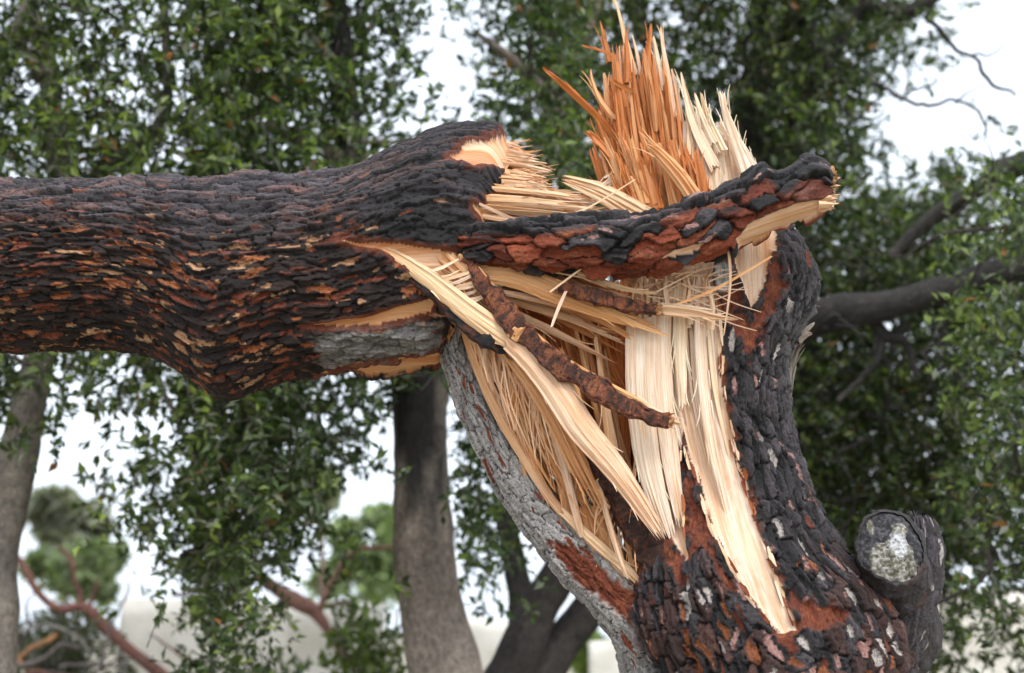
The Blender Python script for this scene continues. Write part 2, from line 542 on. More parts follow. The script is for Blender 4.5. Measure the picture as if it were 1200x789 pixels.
    fid = ID[:-1].reshape(-1); fe = E[:-1].reshape(-1); fw = wm[:-1].reshape(-1) > 0.5
    area = np.linalg.norm(fn, axis=1)
    fpx, fpy = proj(fc)
    vis = (fn[:, 1] < 0) & (fpx > 0) & (fpx < 1200) & (fpy > 0) & (fpy < 789)
    plate = (fe > crack * 0.35) & ~fw
    base_sel = ~plate & ~fw
    base = submesh(pname, V, Q, Cc, bfib, base_sel, mat, parent)
    if fw.any():
        submesh('torn_wood', V, Q, Cc, fib, fw, M_wood, base)
    ids, inv = np.unique(fid, return_inverse=True)
    score = np.bincount(inv, weights=area * (vis & plate), minlength=len(ids))
    order = np.argsort(-score)
    top = order[:nplates]
    is_top = np.zeros(len(ids), bool); is_top[top] = True
    is_top &= score > 0
    sel_rest = plate & ~is_top[inv]
    submesh('bark_flakes', V, Q, Cc, bfib, sel_rest, mat, base, 'stuff')
    pidx = np.where(plate & is_top[inv])[0]
    o_ = np.argsort(inv[pidx], kind='stable')
    pidx = pidx[o_]
    groups = np.split(pidx, np.where(np.diff(inv[pidx]))[0] + 1)
    for gsel in groups:
        if len(gsel):
            submesh('bark_plate', V, Q, Cc, bfib, gsel, mat, base)
    SURF[pname] = (px[front], py[front], P[..., 1][front])
    # end caps (torn wood discs)
    for row, flip in ((0, True), (n - 1, False)):
        if row == n - 1 and not cap_end:
            continue
        ring = V[row * m:(row + 1) * m]
        cen_ = ring.mean(0)
        rr = [cen_[None]]
        for t in (0.35, 0.7, 0.96):
            k = cen_ + (ring - cen_) * t
            k = k + T[row] * (rng.random(m)[:, None] - 0.5) * 0.03
            rr.append(k)
        VV = np.concatenate(rr)
        tri = []
        for k in range(m):
            k2 = (k + 1) % m
            tri.append((0, 1 + k, 1 + k2))
            for l in (0, 1):
                p0, p1 = 1 + l * m + k, 1 + l * m + k2
                tri += [(p0, p0 + m, p1 + m), (p0, p1 + m, p1)]
        tri = np.array(tri)
        if flip: tri = tri[:, ::-1]
        cc = np.broadcast_to(np.asarray(cap_col), VV.shape) * (0.7 + 0.5 * rng.random(len(VV))[:, None])
        obj('end_grain', make_mesh('end_grain', VV, tri, cc, VV), M_wood, base)
    return base

# ---- palettes
def scar_mask(d, scale, prob, seed, size=0.42):
    """flaked-off patches inside plates: irregular, one per chosen plate"""
    nz = fbm(d['P'] * 120, 2, seed) - 0.5
    pick = idrand(d['ID'], seed) < prob
    cx_, cy_ = (idrand(d['ID'], seed + 1) - 0.5) * 0.4, (idrand(d['ID'], seed + 2) - 0.5) * 0.4
    rr = np.sqrt(((d['LX'] - cx_) / 0.9) ** 2 + ((d['LY'] - cy_) / 0.62) ** 2) + nz * 0.45
    sz = size * (0.45 + 0.85 * idrand(d['ID'], seed + 3))
    return np.where(pick, sst(sz + 0.03, sz - 0.03, rr), 0.0)

def pal_fallen(d):
    P = d['P']; n = P.shape[:2]
    up = d['nrm'][..., 2]
    t = sst(-0.15, 0.55, up + (fbm(P * 9, 2, 3) - 0.5) * 0.7)      # sky light and underside shade painted in: lavender-grey above, dark brown below
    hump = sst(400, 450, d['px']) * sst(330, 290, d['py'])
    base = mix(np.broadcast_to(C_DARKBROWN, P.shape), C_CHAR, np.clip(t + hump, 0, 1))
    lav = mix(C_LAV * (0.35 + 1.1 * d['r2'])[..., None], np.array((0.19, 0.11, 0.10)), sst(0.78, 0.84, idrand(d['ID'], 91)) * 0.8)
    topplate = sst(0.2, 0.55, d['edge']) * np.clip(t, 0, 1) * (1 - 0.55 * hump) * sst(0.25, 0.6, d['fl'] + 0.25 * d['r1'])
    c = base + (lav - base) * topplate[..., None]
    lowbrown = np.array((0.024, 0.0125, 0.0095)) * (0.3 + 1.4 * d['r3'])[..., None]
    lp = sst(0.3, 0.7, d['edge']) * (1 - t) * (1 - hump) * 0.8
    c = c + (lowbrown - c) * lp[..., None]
    s = scar_mask(d, 1, 0.46, 11, 0.42)
    pr = (0.25 + 0.75 * (1 - t)) * (1 - 0.7 * hump)
    s = s * (idrand(d['ID'], 77) < pr)
    k = idrand(d['ID'], 20)
    sc = np.where((k < 0.45)[..., None], C_RED, np.where((k < 0.78)[..., None], C_ORANGE, C_TAN))
    pk = mix(np.broadcast_to(C_PINK, P.shape) * 0.75, C_RED, np.clip(k * 1.2 - 0.3, 0, 1))
    sc = sc + (pk - sc) * (t * 0.85)[..., None]
    c = c + (sc - c) * s[..., None]
    fk = fbm(np.stack([d['U'] * 30, d['S'] * 95, d['U'] * 0], -1), 3, 61)
    fm = sst(0.66, 0.69, fk + 0.05 * (d['r2'] - 0.5)) * (1 - t) * (1 - hump)
    c = c + (sc - c) * fm[..., None]
    g = sst(4, -6, sdist(d['px'], d['py'], [(366, 395), (400, 384), (460, 378), (512, 372), (516, 412), (470, 420), (420, 427), (372, 425)]) + (fbm(P * np.array([25, 60, 60]), 3, 8) - 0.5) * 34) * (d['nrm'][..., 1] < 0)
    gc = C_GREY * (0.2 + 0.8 * d['fl'])[..., None] * (0.5 + 0.9 * fbm(np.stack([d['U'] * 25, d['S'] * 220, d['U'] * 0], -1), 3, 66))[..., None]
    c = c + (gc - c) * g[..., None]
    nr = sst(9, 2, d['wd'] + (fbm(P * 80, 2, 21) - 0.5) * 8)
    c = mix(c, C_RED, nr * 0.8)
    return c, -0.006 * s

def pal_arm(d):
    P = d['P']
    t = sst(0.05, 0.40, d['nrm'][..., 2] + (fbm(P * 14, 3, 3) - 0.5) * 0.8 + (d['r1'] - 0.5) * 0.5)
    t = np.clip(t + sst(0.66, 0.74, d['r3']), 0, 1)
    red = mix(np.broadcast_to(C_RED * np.array((1.25, 1.0, 0.8)), P.shape) * (0.55 + 0.7 * d['r2'])[..., None], C_ORANGE, sst(0.55, 0.75, d['fl']) * 0.5)
    dark = mix(np.broadcast_to(C_CHAR, P.shape), C_LAV, sst(0.45, 0.75, d['fl']) * 0.8)
    c = red + (dark - red) * t[..., None]
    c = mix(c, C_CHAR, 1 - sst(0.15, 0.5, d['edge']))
    s = scar_mask(d, 1, 0.30, 11, 0.3) * t
    c = mix(c, C_PINK, s)
    return c, t * d['edge'] * 0.006

def pal_stump(d):
    P = d['P']; px, py = d['px'], d['py']
    c = np.broadcast_to(C_CHAR, P.shape) * 1.0
    lav = C_LAV * (0.25 + 0.75 * d['r2'])[..., None]
    tp = sst(0.3, 0.6, d['edge']) * sst(0.42, 0.62, d['fl'] + 0.1 * d['r1'])
    c = c + (lav - c) * tp[..., None]
    low = sst(600, 720, py)
    brown = np.array((0.075, 0.032, 0.023)) * (0.4 + 1.1 * d['r3'])[..., None]
    c = c + (brown - c) * (sst(0.35, 0.6, d['edge']) * low * (d['r1'] > 0.45) * 0.8)[..., None]
    s = scar_mask(d, 1, 0.62, 11, 0.40)
    s = s * (idrand(d['ID'], 55) < 0.38 + 0.62 * low)
    k = idrand(d['ID'], 20)
    sc = np.where((k < 0.35)[..., None], C_PINK * 1.1, np.where((k < 0.6)[..., None], C_PALE, np.where((k < 0.85)[..., None], C_ORANGE * 0.8, C_RED)))
    c = c + (sc - c) * s[..., None]
    nz = (fbm(P * 45, 3, 33) - 0.5) * 26
    # red inner bark next to the torn wood, on the tongue and in bare patches
    red = mix(np.broadcast_to(C_RED, P.shape) * (0.7 + 0.6 * d['fl'])[..., None], C_ORANGE, sst(0.5, 0.8, fbm(P * 60, 2, 12)) * 0.5)
    tongue = sdist(px, py, [(797, 505), (812, 560), (836, 640), (868, 690), (850, 700), (822, 640), (806, 650), (798, 600)])
    patch1 = sdist(px, py, [(905, 650), (925, 685), (950, 698), (975, 708), (1000, 714), (994, 733), (960, 740), (938, 738), (928, 715)]) + 4
    patch2 = sdist(px, py, [(700, 560), (745, 560), (770, 610), (805, 652), (815, 690), (790, 690), (765, 650), (740, 720), (715, 690)])
    patch3 = sdist(px, py, [(838, 300), (858, 300), (872, 345), (882, 372), (895, 345), (908, 300), (925, 330), (905, 380), (880, 430), (862, 400), (848, 380)])
    bare = np.minimum(np.minimum(tongue + 3, patch1), np.minimum(patch2 + 6, patch3 + 4))
    right_edge = d['wd'] - 3 * sst(430, 520, py) + 1
    m = np.maximum(sst(3, -3, bare + nz), sst(3, -3, right_edge + nz * 0.8)) * sst(0.25, 0.45, fbm(P * 38, 3, 44) + 0.12)
    dk = sst(3, -3, patch2 + nz)
    redc = mix(red, np.array((0.10, 0.022, 0.010)), dk * sst(0.35, 0.6, fbm(P * 30, 2, 5)))
    c = c + (redc - c) * m[..., None]
    g = sst(8, -8, sdist(px, py, [(690, 690), (742, 735), (770, 800), (780, 1000), (640, 1000), (690, 740)]) + nz * 0.5)
    gc = C_GREY * (0.5 + 0.9 * d['fl'])[..., None]
    gc = mix(gc, C_RED, scar_mask(d, 1, 0.35, 81, 0.35))
    c = c + (gc - c) * (g * sst(0.2, 0.5, d['edge']))[..., None]
    wp = sst(3, -3, sdist(px, py, [(836, 312), (850, 306), (858, 312), (856, 338), (840, 342)]) + nz * 0.3)
    c = mix(c, np.array((0.55, 0.55, 0.53)), wp)
    kn = sst(6, -6, sdist(px, py, [(915, 360), (960, 330), (980, 520), (930, 500), (912, 440)]) + nz * 0.5)
    c = mix(c, np.array((0.10, 0.095, 0.09)), kn * 0.7 * sst(0.4, 0.6, d['fl']))
    return c, -0.010 * m - 0.006 * s + m * 0.7 * -d['h']

def pal_strip(d):
    P = d['P']
    c = C_GREY * (0.65 + 0.75 * d['r2'] + 0.5 * (d['fl'] - 0.5))[..., None]
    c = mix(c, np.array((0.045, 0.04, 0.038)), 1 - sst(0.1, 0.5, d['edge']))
    pale = scar_mask(d, 1, 0.4, 41, 0.5)
    c = mix(c, np.array((0.45, 0.43, 0.41)), pale * 0.6)
    s = scar_mask(d, 1, 0.26, 11, 0.45)
    c = mix(c, C_RED * 1.2, s)
    nz = (fbm(P * 50, 3, 33) - 0.5) * 16
    r = sst(3, -3, sdist(d['px'], d['py'], [(640, 632), (672, 640), (720, 676), (775, 715), (800, 760), (770, 765), (730, 728), (690, 692), (655, 655)]) + nz)
    redc = mix(np.broadcast_to(C_RED, P.shape) * (0.7 + 0.6 * d['fl'])[..., None], C_ORANGE, sst(0.5, 0.8, fbm(P * 60, 2, 12)) * 0.5)
    c = c + (redc - c) * r[..., None]
    return c, -0.004 * s - 0.008 * r

# ---- fallen trunk
dp = 100
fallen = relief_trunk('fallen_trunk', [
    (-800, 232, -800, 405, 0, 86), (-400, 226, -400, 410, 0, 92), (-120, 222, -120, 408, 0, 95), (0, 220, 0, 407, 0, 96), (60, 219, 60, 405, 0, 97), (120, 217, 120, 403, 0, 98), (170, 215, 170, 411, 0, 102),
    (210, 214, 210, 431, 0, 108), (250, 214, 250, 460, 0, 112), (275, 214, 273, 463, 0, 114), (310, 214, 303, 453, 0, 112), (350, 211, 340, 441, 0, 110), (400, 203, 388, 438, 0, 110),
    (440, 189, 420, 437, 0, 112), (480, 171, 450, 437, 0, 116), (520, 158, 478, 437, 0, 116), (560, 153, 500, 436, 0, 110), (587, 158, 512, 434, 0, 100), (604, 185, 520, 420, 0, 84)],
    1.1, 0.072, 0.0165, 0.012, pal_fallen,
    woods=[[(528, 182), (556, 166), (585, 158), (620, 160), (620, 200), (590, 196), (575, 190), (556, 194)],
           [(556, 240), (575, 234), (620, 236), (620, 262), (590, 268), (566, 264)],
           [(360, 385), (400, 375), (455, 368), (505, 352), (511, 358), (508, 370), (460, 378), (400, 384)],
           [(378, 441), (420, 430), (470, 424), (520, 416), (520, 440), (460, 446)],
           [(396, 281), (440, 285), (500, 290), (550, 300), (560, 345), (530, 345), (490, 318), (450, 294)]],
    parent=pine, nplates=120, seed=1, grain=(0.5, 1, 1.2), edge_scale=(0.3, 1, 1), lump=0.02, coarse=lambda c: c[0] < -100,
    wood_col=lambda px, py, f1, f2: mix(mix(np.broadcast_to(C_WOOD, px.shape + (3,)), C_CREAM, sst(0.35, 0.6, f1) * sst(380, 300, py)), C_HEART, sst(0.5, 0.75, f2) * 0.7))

# ---- standing stump
def stump_fibre(px, py):
    # fibres run parallel to the right-hand edge of the torn face
    return px - np.interp(py, [235, 320, 400, 460, 510, 560, 620, 680, 740], [834, 838, 844, 849, 858, 872, 890, 912, 936]), py
F_main = [(715, 235), (838, 235), (838, 320), (846, 400), (848, 460), (858, 510), (872, 560), (890, 620), (912, 680), (934, 738), (916, 744), (880, 700), (850, 650), (825, 590), (806, 530), (799, 500),
          (796, 560), (799, 610), (803, 655), (790, 640), (772, 612), (752, 570), (715, 520)]
F_side = [(858, 235), (920, 235), (908, 300), (895, 340), (885, 364), (872, 332), (862, 300)]
stump = relief_trunk('standing_trunk', [
    (770, 245, 905, 245, 0.05, 75), (756, 265, 915, 262, 0.05, 85), (746, 290, 930, 285, 0.05, 92), (738, 315, 943, 310, 0.05, 98), (734, 345, 948, 345, 0.05, 102), (732, 380, 940, 380, 0.05, 103), (730, 420, 926, 420, 0.05, 102),
    (731, 460, 919, 460, 0.05, 102), (733, 500, 922, 500, 0.05, 105), (740, 550, 935, 550, 0.05, 108), (738, 600, 952, 600, 0.05, 115), (728, 640, 975, 640, 0.05, 125), (716, 670, 1000, 670, 0.05, 135),
    (712, 700, 1030, 700, 0.05, 142), (716, 730, 1050, 730, 0.05, 148), (726, 760, 1056, 760, 0.05, 150), (738, 789, 1058, 789, 0.05, 152), (748, 850, 1054, 850, 0.05, 155), (742, 1000, 1060, 1000, 0.05, 160),
    (730, 1200, 1080, 1200, 0.05, 170), (700, 1380, 1110, 1380, 0.05, 190), (660, 1450, 1150, 1450, 0.05, 230)],
    1.1, 0.062, 0.022, 0.019, pal_stump, woods=[F_main, F_side], parent=pine, nplates=100, seed=4, square=0.78, edge_scale=(1, 1, 0.35), grain=(1.2, 1, 0.6), lump=0.018, coarse=lambda c: c[1] > 820,
    wood_depth=0.016, fibre_amp=0.008, wood_along=stump_fibre,
    wood_col=lambda px, py, f1, f2: mix(mix(mix(np.broadcast_to(C_CREAM, px.shape + (3,)), C_SAP, sst(0.4, 0.6, f1)), C_WOOD, sst(0.55, 0.75, f2) * 0.55), C_HEART, sst(0.72, 0.85, f2) * 0.35))

# ---- grey bark strip on the left of the stump
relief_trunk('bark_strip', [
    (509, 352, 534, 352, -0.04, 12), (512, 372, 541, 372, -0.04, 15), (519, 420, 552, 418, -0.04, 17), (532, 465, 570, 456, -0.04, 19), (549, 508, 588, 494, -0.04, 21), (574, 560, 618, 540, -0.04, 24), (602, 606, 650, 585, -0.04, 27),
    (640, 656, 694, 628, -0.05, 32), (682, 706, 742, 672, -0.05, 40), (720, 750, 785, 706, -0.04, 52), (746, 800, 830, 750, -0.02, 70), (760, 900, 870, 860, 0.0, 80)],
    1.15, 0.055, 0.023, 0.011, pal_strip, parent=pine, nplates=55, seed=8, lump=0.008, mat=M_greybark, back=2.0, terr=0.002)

# ---- bark arm torn across the break
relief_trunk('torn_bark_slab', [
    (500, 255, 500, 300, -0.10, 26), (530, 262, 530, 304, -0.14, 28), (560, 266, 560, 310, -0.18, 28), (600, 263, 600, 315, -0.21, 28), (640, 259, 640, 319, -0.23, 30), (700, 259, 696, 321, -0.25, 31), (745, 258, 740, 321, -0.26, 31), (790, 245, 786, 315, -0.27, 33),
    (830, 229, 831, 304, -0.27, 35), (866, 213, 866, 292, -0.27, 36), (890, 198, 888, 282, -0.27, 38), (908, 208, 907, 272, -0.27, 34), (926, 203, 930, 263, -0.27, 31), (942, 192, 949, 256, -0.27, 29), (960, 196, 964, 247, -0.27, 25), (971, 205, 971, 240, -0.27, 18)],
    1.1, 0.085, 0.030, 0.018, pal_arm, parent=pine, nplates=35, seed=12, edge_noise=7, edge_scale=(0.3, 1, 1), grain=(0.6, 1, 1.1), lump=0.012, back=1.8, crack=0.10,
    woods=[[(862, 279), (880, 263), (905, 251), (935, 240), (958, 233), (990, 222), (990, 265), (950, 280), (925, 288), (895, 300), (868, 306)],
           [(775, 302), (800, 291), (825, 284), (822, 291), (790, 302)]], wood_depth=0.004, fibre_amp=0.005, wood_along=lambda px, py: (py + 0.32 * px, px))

# ------------------------------------------------------------------ splinters
class Bag:
    """collects slats; the largest become objects of their own, the rest one mesh"""
    def __init__(self): self.items = []
    def add(self, V, Q, col, fib, size): self.items.append((V, Q, col, fib, size))
bag = Bag()

def slat(pts, w, th, tone, jag=0.25, root_jag=0.08, ncol=None, twist=0.0, rough=0.10, relk=1.0, size_boost=0.0, into=None, seg=None, tone2=None):
    """pts: list of (px,py,dY); w: list of widths in px along it; a wood sliver with jagged ends"""
    pts = np.array(pts, float)
    L_ = np.sum(np.hypot(*np.diff(pts[:, :2], axis=0).T))
    nr = seg or int(np.clip(L_ / 9, 4, 26))
    wmax = max(w) if hasattr(w, '__len__') else w
    if ncol is None:
        ncol = int(np.clip(wmax / 1.9, 2, 16))
    ws = np.interp(np.linspace(0, 1, 50), np.linspace(0, 1, len(w)), w) if hasattr(w, '__len__') else np.full(50, w)
    tcol_end = 1 - jag * rng.random(ncol) ** 1.5
    tcol_beg = root_jag * rng.random(ncol)
    tcol_end[rng.integers(ncol)] = 1.0
    r = np.linspace(0, 1, nr + 1)
    t = tcol_beg[None] + (tcol_end - tcol_beg)[None] * r[:, None]              # (nr+1, ncol)
    n = len(pts)
    ctr = catmull(pts, (t.ravel() * (n - 1)))
    P = W(ctr[:, 0], ctr[:, 1], Y0 + ctr[:, 2]).reshape(nr + 1, ncol, 3)
    t2 = np.clip(t + 0.01, 0, 1); t1 = np.clip(t - 0.01, 0, 1)
    ca, cb = catmull(pts, t2.ravel() * (n - 1)), catmull(pts, t1.ravel() * (n - 1))
    T = (W(ca[:, 0], ca[:, 1], Y0 + ca[:, 2]) - W(cb[:, 0], cb[:, 1], Y0 + cb[:, 2])).reshape(nr + 1, ncol, 3)
    T /= np.linalg.norm(T, axis=-1, keepdims=True) + 1e-9
    view = np.array([0, -1.0, -0.2])
    side = np.cross(T, view); side /= np.linalg.norm(side, axis=-1, keepdims=True) + 1e-9
    nv = np.cross(side, T)
    ang = twist * (t - 0.5) * 2 + (rng.random() - 0.5) * 0.9
    side, nv = side * np.cos(ang)[..., None] + nv * np.sin(ang)[..., None], nv * np.cos(ang)[..., None] - side * np.sin(ang)[..., None]
    c = np.linspace(-0.5, 0.5, ncol)[None]
    m1 = px2m(Y0)
    wid = np.interp(t, np.linspace(0, 1, 50), ws) * m1
    # wavering edges
    wob = 1 + rough * (rng.random((nr + 1, 1)) - 0.5)
    off = c * wid * wob + rough * 0.15 * wid * (rng.random((nr + 1, ncol)) - 0.5)
    rel = relk * (rng.random((1, ncol)) - 0.5) * th * 1.0 + relk * (rng.random((nr + 1, ncol)) - 0.5) * th * 0.25
    bow = (0.25 - c ** 2) * wid * 0.12
    endtap = np.clip((1 - r) / 0.18, 0.12, 1)[:, None]
    edge = np.clip((0.5 - np.abs(c)) * 4 + 0.35, 0, 1)
    Fv = P + side * off[..., None] + nv * ((th * 0.5 * edge * endtap) + rel * endtap + bow)[..., None] * m1 ** 0
    Bv = P + side * off[..., None] - nv * ((th * 0.5 * edge * endtap))[..., None]
    V = np.concatenate([Fv.reshape(-1, 3), Bv.reshape(-1, 3)])
    N1 = (nr + 1) * ncol
    i = np.arange(nr)[:, None]; j = np.arange(ncol - 1)[None]
    a = (i * ncol + j).ravel()
    Qf = np.stack([a, a + 1, a + 1 + ncol, a + ncol], -1)
    Q = [Qf, Qf[:, ::-1] + N1]
    loop = [k for k in range(ncol)] + [k * ncol + ncol - 1 for k in range(1, nr + 1)] + [nr * ncol + k for k in range(ncol - 2, -1, -1)] + [k * ncol for k in range(nr - 1, 0, -1)]
    loop = np.array(loop); nx_ = np.roll(loop, -1)
    Q.append(np.stack([loop, loop + N1, nx_ + N1, nx_], -1))
    Q = np.concatenate(Q)
    tone = np.asarray(tone, float)
    if tone2 is not None:
        tt = t[..., None] + (rng.random((nr + 1, ncol, 1)) - 0.5) * 0.2
        cc = tone * (1 - np.clip(tt, 0, 1)) + np.asarray(tone2) * np.clip(tt, 0, 1)
    else:
        cc = np.broadcast_to(tone, (nr + 1, ncol, 3))
    cc = cc * (0.86 + 0.26 * rng.random((1, ncol, 1))) * np.array([1, 1 - 0.05 * rng.random(), 0.97 - 0.10 * rng.random()])
    cc = np.clip(np.concatenate([cc.reshape(-1, 3)] * 2), 0, 0.93)
    o = rng.random() * 10
    f = np.stack([(off + o).ravel(), (t * L_ * m1 + o).ravel(), np.full(N1, o)], -1)
    f = np.concatenate([f, f + np.array([0.3, 0, 0])])
    (into or bag).add(V, Q, cc, f, L_ * wmax * (1 + size_boost))
    if wmax > 7 and into is None and L_ > 30:             # torn hairs peeling off the edges
        for _ in range(2 + int(wmax > 14) * 3):
            t0 = rr(0.25, 0.85); c0 = catmull(pts, np.array([t0 * (n - 1)]))[0]
            d0 = catmull(pts, np.array([min(t0 + 0.15, 1) * (n - 1)]))[0] - c0
            d0 = d0 / (np.hypot(d0[0], d0[1]) + 1e-6)
            sg = random.choice((-1, 1)); hw = np.interp(t0, np.linspace(0, 1, 50), ws) * 0.45
            l_ = rr(10, 34); pe = rr(0.02, 0.35)
            nx2, ny2 = -d0[1] * sg, d0[0] * sg
            x_, y_ = c0[0] + nx2 * hw, c0[1] + ny2 * hw
            slat([(x_, y_, c0[2] - 0.004), (x_ + d0[0] * l_ * .5 + nx2 * l_ * pe * .3, y_ + d0[1] * l_ * .5 + ny2 * l_ * pe * .3, c0[2] - 0.008), (x_ + d0[0] * l_ + nx2 * l_ * pe, y_ + d0[1] * l_ + ny2 * l_ * pe, c0[2] - 0.01)],
                 [1.5, 1.2, 0.5], 0.0015, np.clip(tone * 1.12, 0, 0.9), jag=0.1, ncol=2, into=bag, seg=4)

def rr(a, b): return a + (b - a) * rng.random()
def tone_mix(*cols):
    k = rng.random() * (len(cols) - 1)
    i = int(min(k, len(cols) - 2)); f = k - i
    return cols[i] * (1 - f) + cols[i + 1] * f

# orange splinter fan on top
env_x = [0, .08, .16, .26, .36, .46, .56, .68, .80, .92, 1.0]
env_y = [150, 105, 62, 55, 62, 78, 62, 66, 78, 118, 160]
for k in range(15):                                     # fused body of the broken heartwood
    a = (k + 0.5) / 15
    bx, by = 722 + a * 104, 264
    tipy = np.interp(a, env_x, env_y) + rr(14, 60)
    tx = 698 + a * 100 + rr(-3, 3)
    dz = rr(-0.075, -0.03)
    slat([(bx, by, dz), ((bx + tx) / 2 + rr(-2, 2), (by + tipy) / 2, dz), (tx, tipy, dz + 0.02)], [24, 24, 22, rr(14, 20)], 0.010, tone_mix(C_HEART * 0.9, C_HEART, C_HEART * 1.1, C_WOOD), jag=0.5, ncol=16, relk=0.8)
for k in range(36):                                     # broad back slats
    a = (k + rng.random()) / 36
    bx, by = 722 + a * 100, 262
    tipy = np.interp(a, env_x, env_y) + rr(-6, 34)
    tx = 697 + a * 98 + rr(-4, 4)
    tone = tone_mix(C_HEART, C_HEART * 1.1, C_WOOD) if a < 0.8 else tone_mix(C_WOOD, C_CREAM)
    slat([(bx, by, rr(-0.02, 0.06)), ((bx + tx) / 2 + rr(-3, 3), (by + tipy) / 2, rr(-0.02, 0.06)), (tx, tipy, rr(0.0, 0.08))], [13, 13, 11, rr(6, 9)], 0.008, tone, jag=0.4)
for k in range(110):                                    # slender spikes through the fan
    a = rng.random()
    ln = rr(0.35, 1.0)
    bx, by = 724 + a * 96, 255
    tipy = np.interp(a, env_x, env_y) + rr(-14, 70)
    tx = 696 + a * 102 + rr(-7, 7)
    sx, sy = tx + (bx - tx) * ln, tipy + (by - tipy) * ln
    tone = tone_mix(C_HEART * 0.8, C_HEART, C_HEART, C_WOOD) if rng.random() < 0.85 else C_CREAM
    dz = rr(-0.09, 0.0)
    slat([(sx, sy, dz), ((sx + tx) / 2 + rr(-3, 3), (sy + tipy) / 2, dz + rr(-0.02, 0.01)), (tx, tipy, dz + rr(-0.03, 0.03))], [rr(3, 7), rr(3.5, 7), rr(2.5, 5), rr(0.6, 2.5)], 0.004, tone, jag=0.35)
for k in range(80):                                     # shorter blocks in front
    a = rng.random()
    bx, by = 735 + a * 95, rr(235, 262)
    tipy = rr(150, 215) + 22 * abs(a - 0.4)
    tx = bx - (by - tipy) * rr(0.25, 0.42) * (1 - 0.6 * a)
    dz = rr(-0.14, -0.08)
    slat([(bx, by, dz), ((bx + tx) / 2, (by + tipy) / 2, dz - 0.005), (tx, tipy, dz - 0.01)], [rr(5, 12), rr(5, 12), rr(5, 10)], 0.006, tone_mix(C_HEART, C_HEART * 1.1, C_WOOD), jag=0.4)
# named spikes seen in the photograph
for pts, w, tone, dz in [
    (((728, 168), (700, 137), (668, 107), (636, 79)), [13, 9, 8, 4], C_HEART, -0.06),
    (((744, 90), (735, 55), (727, 22), (720, -3)), [9, 7, 4, 1.2], C_CREAM, -0.02),
    (((715, 75), (709, 50), (703, 24)), [9, 6, 1], C_HEART, -0.03),
    (((735, 100), (735, 72), (733, 33)), [12, 8, 1], C_HEART, -0.05),
    (((752, 90), (746, 60), (741, 41)), [6, 4, 1], C_CREAM, -0.02),
    (((757, 95), (759, 60), (763, 27)), [10, 7, 1.4], C_HEART, -0.04),
    (((775, 110), (770, 70), (765, 42)), [9, 7, 3], C_SAP, -0.03),
    (((790, 140), (783, 90), (777, 55), (774, 30)), [9, 7, 4, 1], C_CREAM, -0.03),
    (((800, 160), (793, 110), (787, 80)), [9, 7, 2], C_CREAM, -0.02),
    (((722, 70), (712, 62), (681, 53)), [5, 4, 1.5], C_HEART, -0.07),
    (((726, 200), (706, 172), (688, 153)), [11, 9, 5], C_HEART, -0.10),
    (((745, 215), (722, 190), (692, 158)), [9, 8, 3], C_HEART, -0.11),
    (((722, 142), (703, 118), (694, 95), (692, 80)), [8, 6, 4, 1], C_WOOD, -0.07),
    (((716, 150), (712, 115), (708, 85)), [9, 9, 3], C_WOOD, -0.05),
    (((742, 108), (726, 100), (713, 91)), [6, 5, 3], C_HEART, -0.10),
    (((818, 238), (795, 205), (770, 178), (758, 170)), [20, 18, 13, 6], C_WOOD * 1.05, -0.17),
    (((735, 250), (726, 225), (712, 185)), [15, 14, 6], C_CREAM, -0.03),
]:
    slat([(x, y, dz) for x, y in pts], w, 0.009, tone, jag=0.12, size_boost=1)
# cream sapwood blade
for k in range(22):
    a = (k + 0.5) / 22
    bx, by = 806 + a * 88, 264 - 10 * a
    tx = 806 + a * 70
    tipy = np.interp(a, [0, .1, .25, .4, .5, .6, .75, .9, 1], [140, 135, 148, 152, 160, 158, 160, 185, 205]) + rr(-4, 8)
    slat([(bx, by, -0.07 + 0.04 * a), ((bx + tx) / 2, (by + tipy) / 2, -0.07 + 0.04 * a), (tx, tipy, -0.05 + 0.04 * a)], [13, 13, 12, 8], 0.006, tone_mix(C_SAP, C_SAP * 0.97), jag=0.2, relk=0.5)
for k in range(64):
    a = (k + rng.random()) / 64
    bx, by = 808 + a * 86, 262 - 10 * a
    tx = 803 + a * 74 + rr(-2, 2)
    tipy = np.interp(a, [0, .1, .25, .4, .5, .6, .75, .9, 1], [130, 125, 138, 142, 152, 150, 156, 182, 200]) + rr(-10, 16)
    dz = -0.105 + 0.05 * a + rr(-0.008, 0.008)
    slat([(bx, by, dz), ((bx + tx) / 2, (by + tipy) / 2, dz), (tx, tipy, dz + 0.02)], [8, 8, 7, rr(2, 5)], 0.005, tone_mix(C_SAP, C_SAP, C_CREAM), jag=0.25)
for pts, w in [(((840, 200), (815, 150), (804, 112), (798, 84)), [16, 13, 7, 1.5]), (((838, 170), (822, 135), (814, 108)), [13, 8, 1]), (((848, 180), (830, 140), (821, 107)), [14, 9, 1.2]),
               (((876, 205), (860, 160), (850, 130), (846, 107)), [20, 16, 9, 7]), (((868, 180), (852, 158), (840, 143)), [10, 7, 2]), (((890, 225), (878, 190), (862, 158)), [16, 13, 4])]:
    slat([(x, y, -0.11) for x, y in pts], w, 0.008, C_SAP, jag=0.12, size_boost=1)
for k in range(20):                                     # orange fill between the two blades
    bx = rr(800, 838); by = 262; tipy = rr(158, 200)
    slat([(bx, by, -0.06), (bx - 6, (by + tipy) / 2, -0.06), (bx - rr(8, 16), tipy, -0.06)], [rr(6, 11), 8, 4], 0.008, tone_mix(C_HEART, C_WOOD), jag=0.3)

